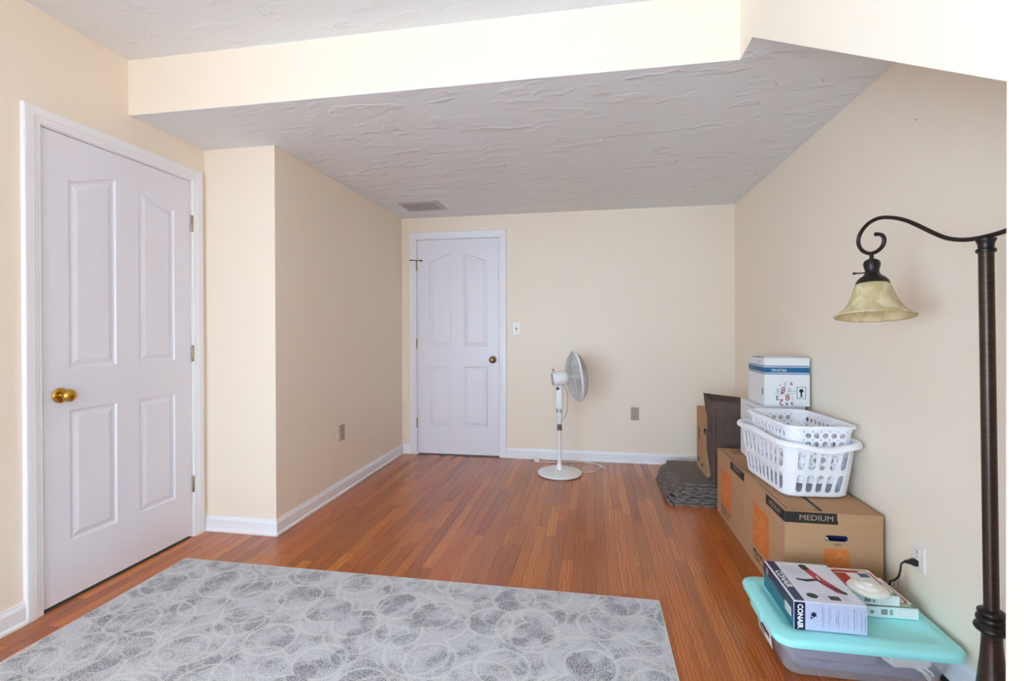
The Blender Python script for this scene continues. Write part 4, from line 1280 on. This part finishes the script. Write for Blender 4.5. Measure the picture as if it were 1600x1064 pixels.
lp = Plane((BX - 0.2475, BY, 0), Vector((0, -1, 0)), Vector((-0.13, 0, 0.9915)), 0.002)
lb = lp.rect('paper_label', -0.07, 0.07, 0.03, 0.085, 'print_white', t)
lp.polys('label_print', [bar(-.06, .0, .04, .05), bar(-.06, .05, .055, .075)], 'print_navy', lb, 0.0003)
finish(t)
def cushion(name, x0, x1, y0, y1, z0, z1, mat, seed, amp=0.006):
    rd = random.Random(seed); ph = [rd.uniform(0, 6) for _ in range(6)]
    bm = bmesh.new(); R = []
    for f, ins in ((0, .02), (.15, .004), (.5, 0), (.85, .004), (1, .02)):
        ring = []
        for x, y in rrect((x0 + x1) / 2, (y0 + y1) / 2, (x1 - x0) / 2 - ins, (y1 - y0) / 2 - ins, 0.03, 6):
            a = math.atan2(y - (y0 + y1) / 2, x - (x0 + x1) / 2)
            w = amp * (math.sin(7 * a + ph[0]) + math.sin(13 * a + ph[1] + 4 * f)) * 0.5
            ring.append((x - abs(w) * math.cos(a), y - abs(w) * math.sin(a), z0 + (z1 - z0) * f + (amp * math.sin(5 * a + ph[2]) * 0.4 if 0 < f < 1 else 0)))
        R.append(ring)
    loft(bm, R, True, True)
    return obj(name, bm, mat, smooth=True)
tag(cushion('folded_cloth', BX - 0.205, BX + 0.205, BY - 0.130, BY + 0.130, 0.007, 0.046, 'purple_cloth', 3), 'folded purple cloth lying on the bottom inside the clear storage bin', 'cloth')
tag(cushion('folded_cloth', BX - 0.215, BX + 0.062, BY - 0.148, BY + 0.145, 0.047, 0.118, 'purple_cloth', 5, 0.004), 'upper folded purple cloth inside the clear storage bin', 'cloth')
t = tag(cushion('white_garment', BX + 0.070, BX + 0.222, BY - 0.154, BY + 0.10, 0.052, 0.120, 'white_cloth', 8, 0.010), 'white cloth with a curled strap bunched in the corner of the clear bin', 'cloth')
bm = bmesh.new()
P = catmull([(BX + .165, BY - .138, .060), (BX + .185, BY - .144, .052), (BX + .200, BY - .140, .036), (BX + .208, BY - .128, .020), (BX + .212, BY - .10, .016)], 5)
tube(bm, P, 0.006, 8)
P = catmull([(BX + .19, BY - .140, .062), (BX + .203, BY - .145, .054), (BX + .213, BY - .140, .042), (BX + .216, BY - .130, .032)], 5)
tube(bm, P, 0.004, 8)
obj('strap', bm, 'white_cloth', t, smooth=True)

# ------------------------------------------------------------------ hair tool box on the lid
ZLID = 0.1622
X0, X1, Y0, Y1, Z0, Z1 = 0.677, 0.903, 1.754, 2.038, ZLID, 0.2595
t = thing('product_box', 'navy and white hair dryer box lying on the teal lid', 'box', ((X0 + X1) / 2, (Y0 + Y1) / 2, Z0))
obj('body', B(X0, X1, Y0, Y1, Z0, Z1, bev=0.001, seg=1), 'gloss_white', t)
W, D, H = X1 - X0, Y1 - Y0, Z1 - Z0
tp = Plane((X0, Y0, Z1), (1, 0, 0), (0, 1, 0)); fp = Plane((X0, Y0, Z0), (1, 0, 0), (0, 0, 1)); lp = Plane((X0, Y1, Z0), (0, -1, 0), (0, 0, 1))
tb = tp.rect('navy_strip', 0.006, 0.036, 0.004, D - 0.001, 'print_navy', t)
tp.text('brand_lettering', 'CONAIR', 0.030, 0.021, D * 0.52, 'print_white', tb, rot=-math.pi / 2, h=0.0004, bold=0.0009, sx=1.05)
# left side: navy upper band, teal lower field
lp.rect('navy_field', 0.001, D - 0.001, 0.001, H - 0.003, 'print_navy', t)
lp.polys('teal_field', [[(0.001, 0.001), (D - 0.001, 0.001), (D - 0.001, 0.040), (D - 0.09, 0.050), (0.09, 0.060), (0.001, 0.056)]], 'gloss_teal', t, 0.0003)
lp.rect('barcode_label', D - 0.075, D - 0.020, 0.030, 0.060, 'print_white', t, 0.0006)
lp.polys('barcode', [bar(D - .072 + k * .0045, D - .0700 + k * .0045, .034, .056) for k in range(11)], 'print_grey', t, 0.0009)
words(lp, 'side_print', 0.05, 0.045, (0.05,), 'pale_blue', t, 0.006, 0.004, 21)
lp.polys('round_seal', [[(.035 + .014 * math.cos(k * .3927), .072 + .014 * math.sin(k * .3927)) for k in range(16)]], 'print_grey', t, 0.0004)
# front end
fp.rect('lavender_field', 0.0355, W - 0.001, 0.001, H - 0.003, 'gloss_lavender', t)
nf = fp.rect('navy_end', 0.001, 0.0355, 0.001, H - 0.003, 'print_navy', t)
fp.text('brand_lettering', 'CONAIR', 0.023, 0.019, H * 0.48, 'print_white', nf, rot=-math.pi / 2, h=0.0004, bold=0.0009, sx=0.93)
vl = Plane((X0, Y0, Z1), (0, 0, -1), (1, 0, 0))
for k, (x, a, b, h) in enumerate(((.047, .02, .075, .0015), (.088, .016, .088, .003), (.093, .018, .07, .002), (.108, .014, .085, .003), (.114, .02, .06, .002), (.130, .03, .07, .003), (.137, .02, .08, .003), (.155, .03, .07, .002), (.166, .02, .08, .003), (.185, .012, .085, .003), (.193, .02, .08, .002), (.207, .012, .086, .003), (.218, .012, .088, .0035))):
    words(vl, 'printed_line', a, x, (b - a,), 'print_navy' if k % 3 == 0 else 'print_grey', t, h, 0.001, 40 + k)
fp.polys('emblem', [[(.062 + r_ * math.cos(q), .055 + r_ * math.sin(q)) for q, r_ in [(k * .349, .010 if k % 3 else .006) for k in range(18)]], bar(.052, .058, .040, .047)], 'print_navy', t, 0.0004)
# top: pictured dryer and small print
dx = 0.11
tp.polys('pictured_barrel', [[(.118, .262), (.128, .268), (.142, .262), (.166, .16), (.190, .10), (.196, .075), (.186, .066), (.168, .074), (.142, .13), (.122, .22)]], 'gloss_red', t)
tp.polys('pictured_grip', [[(.068, .148), (.10, .138), (.132, .150), (.150, .138), (.172, .090), (.192, .062), (.200, .066), (.200, .080), (.188, .094), (.160, .128), (.140, .166), (.100, .156), (.066, .160)]], 'gloss_black', t, 0.0003)
tp.polys('pictured_nozzle', [[(.114, .262), (.128, .272), (.142, .268), (.146, .240), (.132, .226), (.118, .232)]], 'gloss_black', t, 0.0003)
tp.polys('pictured_logo', [bar(.146, .151, .155, .185)], 'print_white', t, 0.0006)
tp.polys('pictured_attachment', [[(.075 + .018 * math.cos(k * .524), .042 + .017 * math.sin(k * .524)) for k in range(12)]], 'gloss_black', t, 0.0002)
tp.polys('pictured_inset', [bar(.125, .160, .022, .048)], 'gloss_black', t, 0.0002)
for k in range(8):
    words(tp, 'printed_line', 0.050 + 0.002 * k, 0.245 - 0.009 * k, (0.055,), 'print_grey', t, 0.003, 0.002, 60 + k)
for k in range(4):
    words(tp, 'printed_line', 0.097, 0.052 - 0.009 * k, (0.022,), 'print_grey', t, 0.003, 0.002, 80 + k)
    words(tp, 'printed_line', 0.168, 0.048 - 0.009 * k, (0.022,), 'print_grey', t, 0.003, 0.002, 90 + k)
finish(t)

# ------------------------------------------------------------------ two red and white boxes, round plastic detector
def red_box(label, x, y, w, d, z0, h, rot):
    t = thing('product_box', label, 'box', (x, y, z0), 'red and white boxes on the lid', rot)
    # local coordinates: origin at near left corner
    obj('body', B(0, w, 0, d, 0, h, bev=0.0008, seg=1), 'pale_mint', t)
    tp = Plane((0, 0, h), (1, 0, 0), (0, 1, 0)); fp = Plane((0, 0, 0), (1, 0, 0), (0, 0, 1))
    tp.rect('top_print', 0.002, w - 0.002, d * 0.30, d - 0.002, 'print_white', t)
    P = rrect(w / 2, d * 0.53, w / 2 - 0.010, d * 0.40, 0.02, 4); Q = rrect(w / 2, d * 0.53, w / 2 - 0.017, d * 0.40 - 0.007, 0.016, 4)
    n = len(P)
    tp.polys('red_frame', [[P[i], P[(i + 1) % n], Q[(i + 1) % n], Q[i]] for i in range(n)], 'gloss_brickred', t, 0.0003)
    tp.rect('red_banner', 0.012, w - 0.05, d * 0.83, d * 0.91, 'gloss_brickred', t, 0.0004)
    tp.rect('red_field', 0.018, w * 0.36, d * 0.40, d * 0.80, 'gloss_brickred', t, 0.0004)
    tp.rect('blue_picture', w * 0.62, w - 0.024, d * 0.66, d * 0.82, 'print_blue', t, 0.0004)
    tp.rect('dark_band', 0.004, w - 0.004, 0.004, d * 0.13, 'gloss_black', t, 0.0002)
    tp.polys('green_patch', [[(w - .06, .006), (w - .012, .006), (w - .012, .03), (w - .05, .03)]], 'print_green', t, 0.0005)
    for k in range(4): words(tp, 'printed_line', 0.016, d * 0.90 - 0.012 * k - 0.03, (0.05,), 'print_white', t, 0.004, 0.002, 100 + k)
    words(tp, 'printed_line', w * 0.62, d * 0.95, (0.05,), 'print_grey', t, 0.004, 0.002, 106)
    fp.rect('end_label', w * 0.55, w - 0.004, 0.004, h - 0.004, 'print_white', t)
    fp.polys('end_lines', [bar(w * .58, w - .01, h * (.25 + .2 * k), h * (.25 + .2 * k) + .0008) for k in range(4)], 'print_grey', t, 0.0003)
    fp.polys('barcode', [bar(w * .28 + k * .003, w * .28 + .0017 + k * .003, h * .3, h * .8) for k in range(7)] + [bar(w * .45 + k * .003, w * .45 + .0015 + k * .003, h * .3, h * .8) for k in range(3)], 'print_black', t)
    fp.polys('round_mark', [[(w * .10 + .007 * math.cos(k * .524), h * .5 + .007 * math.sin(k * .524)) for k in range(12)]], 'print_grey', t)
    return t
red_box('red and white box lying flat on the teal lid under another box', 0.962, 1.872, 0.168, 0.214, ZLID, 0.0375, math.radians(2))
red_box('red and white box, upper of two, with a round white disc on it', 0.915, 1.880, 0.158, 0.190, ZLID + 0.0385, 0.0355, math.radians(1))
ZD = ZLID + 0.0385 + 0.0362
t = thing('smoke_detector', 'round white plastic detector lying on the upper red and white box', 'detector', (0.982, 1.905, ZD))
obj('dome', lathe(bmesh.new(), [(0, 0.001), (0.058, 0.001), (0.063, 0.004), (0.064, 0.010), (0.060, 0.016), (0.050, 0.020), (0.044, 0.019), (0.042, 0.021), (0.030, 0.026), (0.012, 0.029), (0, 0.0295)], (0.982, 1.905, ZD), seg=40), 'detector_white', t, smooth=True)
for k in range(6):
    a = k * 1.047 + 0.3
    bm = bmesh.new()
    tube(bm, [(0.982 + math.cos(a + q * .12) * 0.033, 1.905 + math.sin(a + q * .12) * 0.033, ZD + 0.0252) for q in range(5)], 0.0022, 6)
    obj('sounder_rib', bm, 'detector_white', t, smooth=True)
obj('test_button', lathe(bmesh.new(), [(0.013, 0.027), (0.013, 0.032), (0.011, 0.0335), (0, 0.034)], (0.985, 1.903, ZD), seg=20), 'plate_white', t, smooth=True)
finish(t)

# ------------------------------------------------------------------ black plug and cord
t = thing('electrical_lead', 'black power cord plugged into the wall outlet, hanging behind the teal lid', 'cord', (1.185, 2.005, 0.31))
bm = bmesh.new()
OY, OZ = 2.005, 0.3095
loft(bm, [[(XR - 0.0075 - d_, OY + a, OZ + b) for a, b in rrect(0, 0, hw, hh, rr_, 4)] for d_, hw, hh, rr_ in ((0, .013, .011, .004), (.012, .013, .011, .004), (.020, .009, .008, .004), (.030, .006, .006, .003), (.040, .0045, .0045, .003))], True, True)
obj('plug', bm, 'black_rubber', t, smooth=True)
bm = bmesh.new()
tube(bm, catmull([(1.160, OY, OZ), (1.149, 2.007, .300), (1.147, 2.01, .275), (1.152, 2.03, .24), (1.165, 2.08, .20), (1.178, 2.13, .168), (1.1795, 2.14, .10), (1.1795, 2.145, .012)], 6), 0.0035, 8)
obj('cable', bm, 'black_rubber', t, smooth=True)
bm = bmesh.new()
loft(bm, [[(1.150, 2.018, .235), (1.160, 2.045, .235), (1.162, 2.046, .235), (1.152, 2.018, .235)], [(1.172, 2.06, .175), (1.186, 2.095, .175), (1.188, 2.096, .175), (1.174, 2.06, .175)]], True, True)
poly(bm, [(1.165, 2.02, .262), (1.186, 2.05, .185), (1.181, 2.075, .180), (1.168, 2.04, .235)])
obj('warning_tag', bm, 'tag_plastic', t, label='translucent pale tag around the cord')
finish(t)

# ------------------------------------------------------------------ floor lamp
LB = Vector((1.0365, 1.432, 0))
t = thing('floor_lamp', 'dark bronze floor lamp with a scrolled arm and amber glass shade', 'lamp', LB)
lean = Vector((-0.0055, 0.0125, 1)).normalized()
def onpole(z): return LB + lean * z
obj('base', lathe(bmesh.new(), [(0, 0.001), (0.128, 0.001), (0.132, 0.006), (0.130, 0.014), (0.118, 0.020), (0.108, 0.030), (0.090, 0.042), (0.070, 0.050), (0.055, 0.058), (0, 0.058)], LB, lean, 48), 'bronze', t, smooth=True)
obj('bell_stem', lathe(bmesh.new(), [(0, 0.055), (0.052, 0.055), (0.056, 0.062), (0.050, 0.075), (0.046, 0.10), (0.042, 0.15), (0.036, 0.21), (0.030, 0.27), (0.0245, 0.32), (0.0215, 0.36), (0.021, 0.385), (0.024, 0.395), (0, 0.395)], LB, lean, 36), 'bronze', t, smooth=True)
obj('ring_collar', lathe(bmesh.new(), [(0, 0.388), (0.026, 0.388), (0.034, 0.392), (0.037, 0.398), (0.035, 0.405), (0.029, 0.409), (0.027, 0.412), (0.031, 0.416), (0.0325, 0.421), (0.031, 0.427), (0.026, 0.430), (0.026, 0.433), (0.0295, 0.437), (0.029, 0.443), (0.024, 0.447), (0.016, 0.448), (0, 0.448)], LB, lean, 36), 'bronze_smooth', t, smooth=True)
obj('pole', lathe(bmesh.new(), [(0, 0.44), (0.0158, 0.44), (0.0158, 1.395), (0, 1.395)], LB, lean, 28), 'bronze', t, smooth=True)
obj('top_collar', lathe(bmesh.new(), [(0, 1.388), (0.0195, 1.388), (0.021, 1.392), (0.0205, 1.397), (0.0165, 1.400), (0.0165, 1.408), (0.0185, 1.416), (0.0215, 1.421), (0.021, 1.425), (0, 1.426)], LB, lean, 28), 'bronze_smooth', t, smooth=True)
TP = Vector((1.03, 1.45, 0)); E_ = Vector((-0.321, 0.947, 0))
AP = [(-0.12, 1.478), (-0.085, 1.455), (-0.047, 1.438), (-0.012, 1.432), (0.028, 1.430), (0.064, 1.434), (0.102, 1.447), (0.142, 1.472), (0.185, 1.502), (0.224, 1.526), (0.266, 1.543), (0.309, 1.551), (0.349, 1.541), (0.378, 1.514), (0.386, 1.484), (0.373, 1.457), (0.346, 1.441), (0.319, 1.442), (0.297, 1.456), (0.290, 1.476), (0.298, 1.493), (0.316, 1.500)]
bm = bmesh.new()
tube(bm, catmull([TP + E_ * s + Vector((0, 0, z)) for s, z in AP], 5), 0.0062, 10)
lathe(bm, [(0, -.007), (0.005, -.006), (0.0075, 0), (0.005, .006), (0, .007)], TP + E_ * 0.318 + Vector((0, 0, 1.500)), (0, 0, 1), 12)
obj('scroll_arm', bm, 'bronze_smooth', t, smooth=True)
SCN = TP + E_ * 0.336
view = Vector((SCN.x, SCN.y, 0)).normalized()
sax = (Vector((0, 0, 1)) + view * 0.15 + Vector((view.y, -view.x, 0)) * -0.03).normalized()       # shade opening tips towards the room
SO = SCN + Vector((0, 0, 1.437))
obj('socket_cup', lathe(bmesh.new(), [(0, 0.0), (0.006, 0.0), (0.006, -0.016), (0.012, -0.018), (0.021, -0.024), (0.0245, -0.034), (0.0225, -0.046), (0.0195, -0.056), (0.0205, -0.066), (0.027, -0.076), (0.036, -0.082), (0.044, -0.092), (0.0475, -0.102), (0.046, -0.104), (0, -0.104)], SO, sax, 32), 'bronze_smooth', t, smooth=True)
bm = bmesh.new()
s3, t3, a3 = basis(sax); side = (-Vector((view.y, -view.x, 0)))
k0 = SO - sax * 0.064 + side * 0.018 - view * 0.008
tube(bm, [k0, k0 + side * 0.022, k0 + side * 0.026 + Vector((0, 0, .001))], 0.0022, 8)
lathe(bm, [(0, -.006), (0.0028, -.005), (0.0045, 0), (0.0028, .005), (0, .006)], k0 + side * 0.030, side, 10)
obj('turn_key', bm, 'black_iron', t, smooth=True)
bm = bmesh.new()
prof = [(0.040, -0.100), (0.046, -0.104), (0.051, -0.114), (0.056, -0.130), (0.0615, -0.148), (0.069, -0.166), (0.079, -0.182), (0.092, -0.196), (0.105, -0.206), (0.112, -0.211)]
lathe(bm, prof, SO, sax, 56)
sh = obj('glass_shade', bm, 'shade', t, smooth=True)
sd = sh.modifiers.new('thickness', 'SOLIDIFY'); sd.thickness = 0.003; sd.offset = -1
obj('bulb', lathe(bmesh.new(), [(0, -0.104), (0.013, -0.104), (0.014, -0.122), (0.020, -0.140), (0.029, -0.158), (0.031, -0.172), (0.027, -0.186), (0.015, -0.196), (0, -0.198)], SO, sax, 24), 'bulb_white', t, smooth=True)
finish(t)
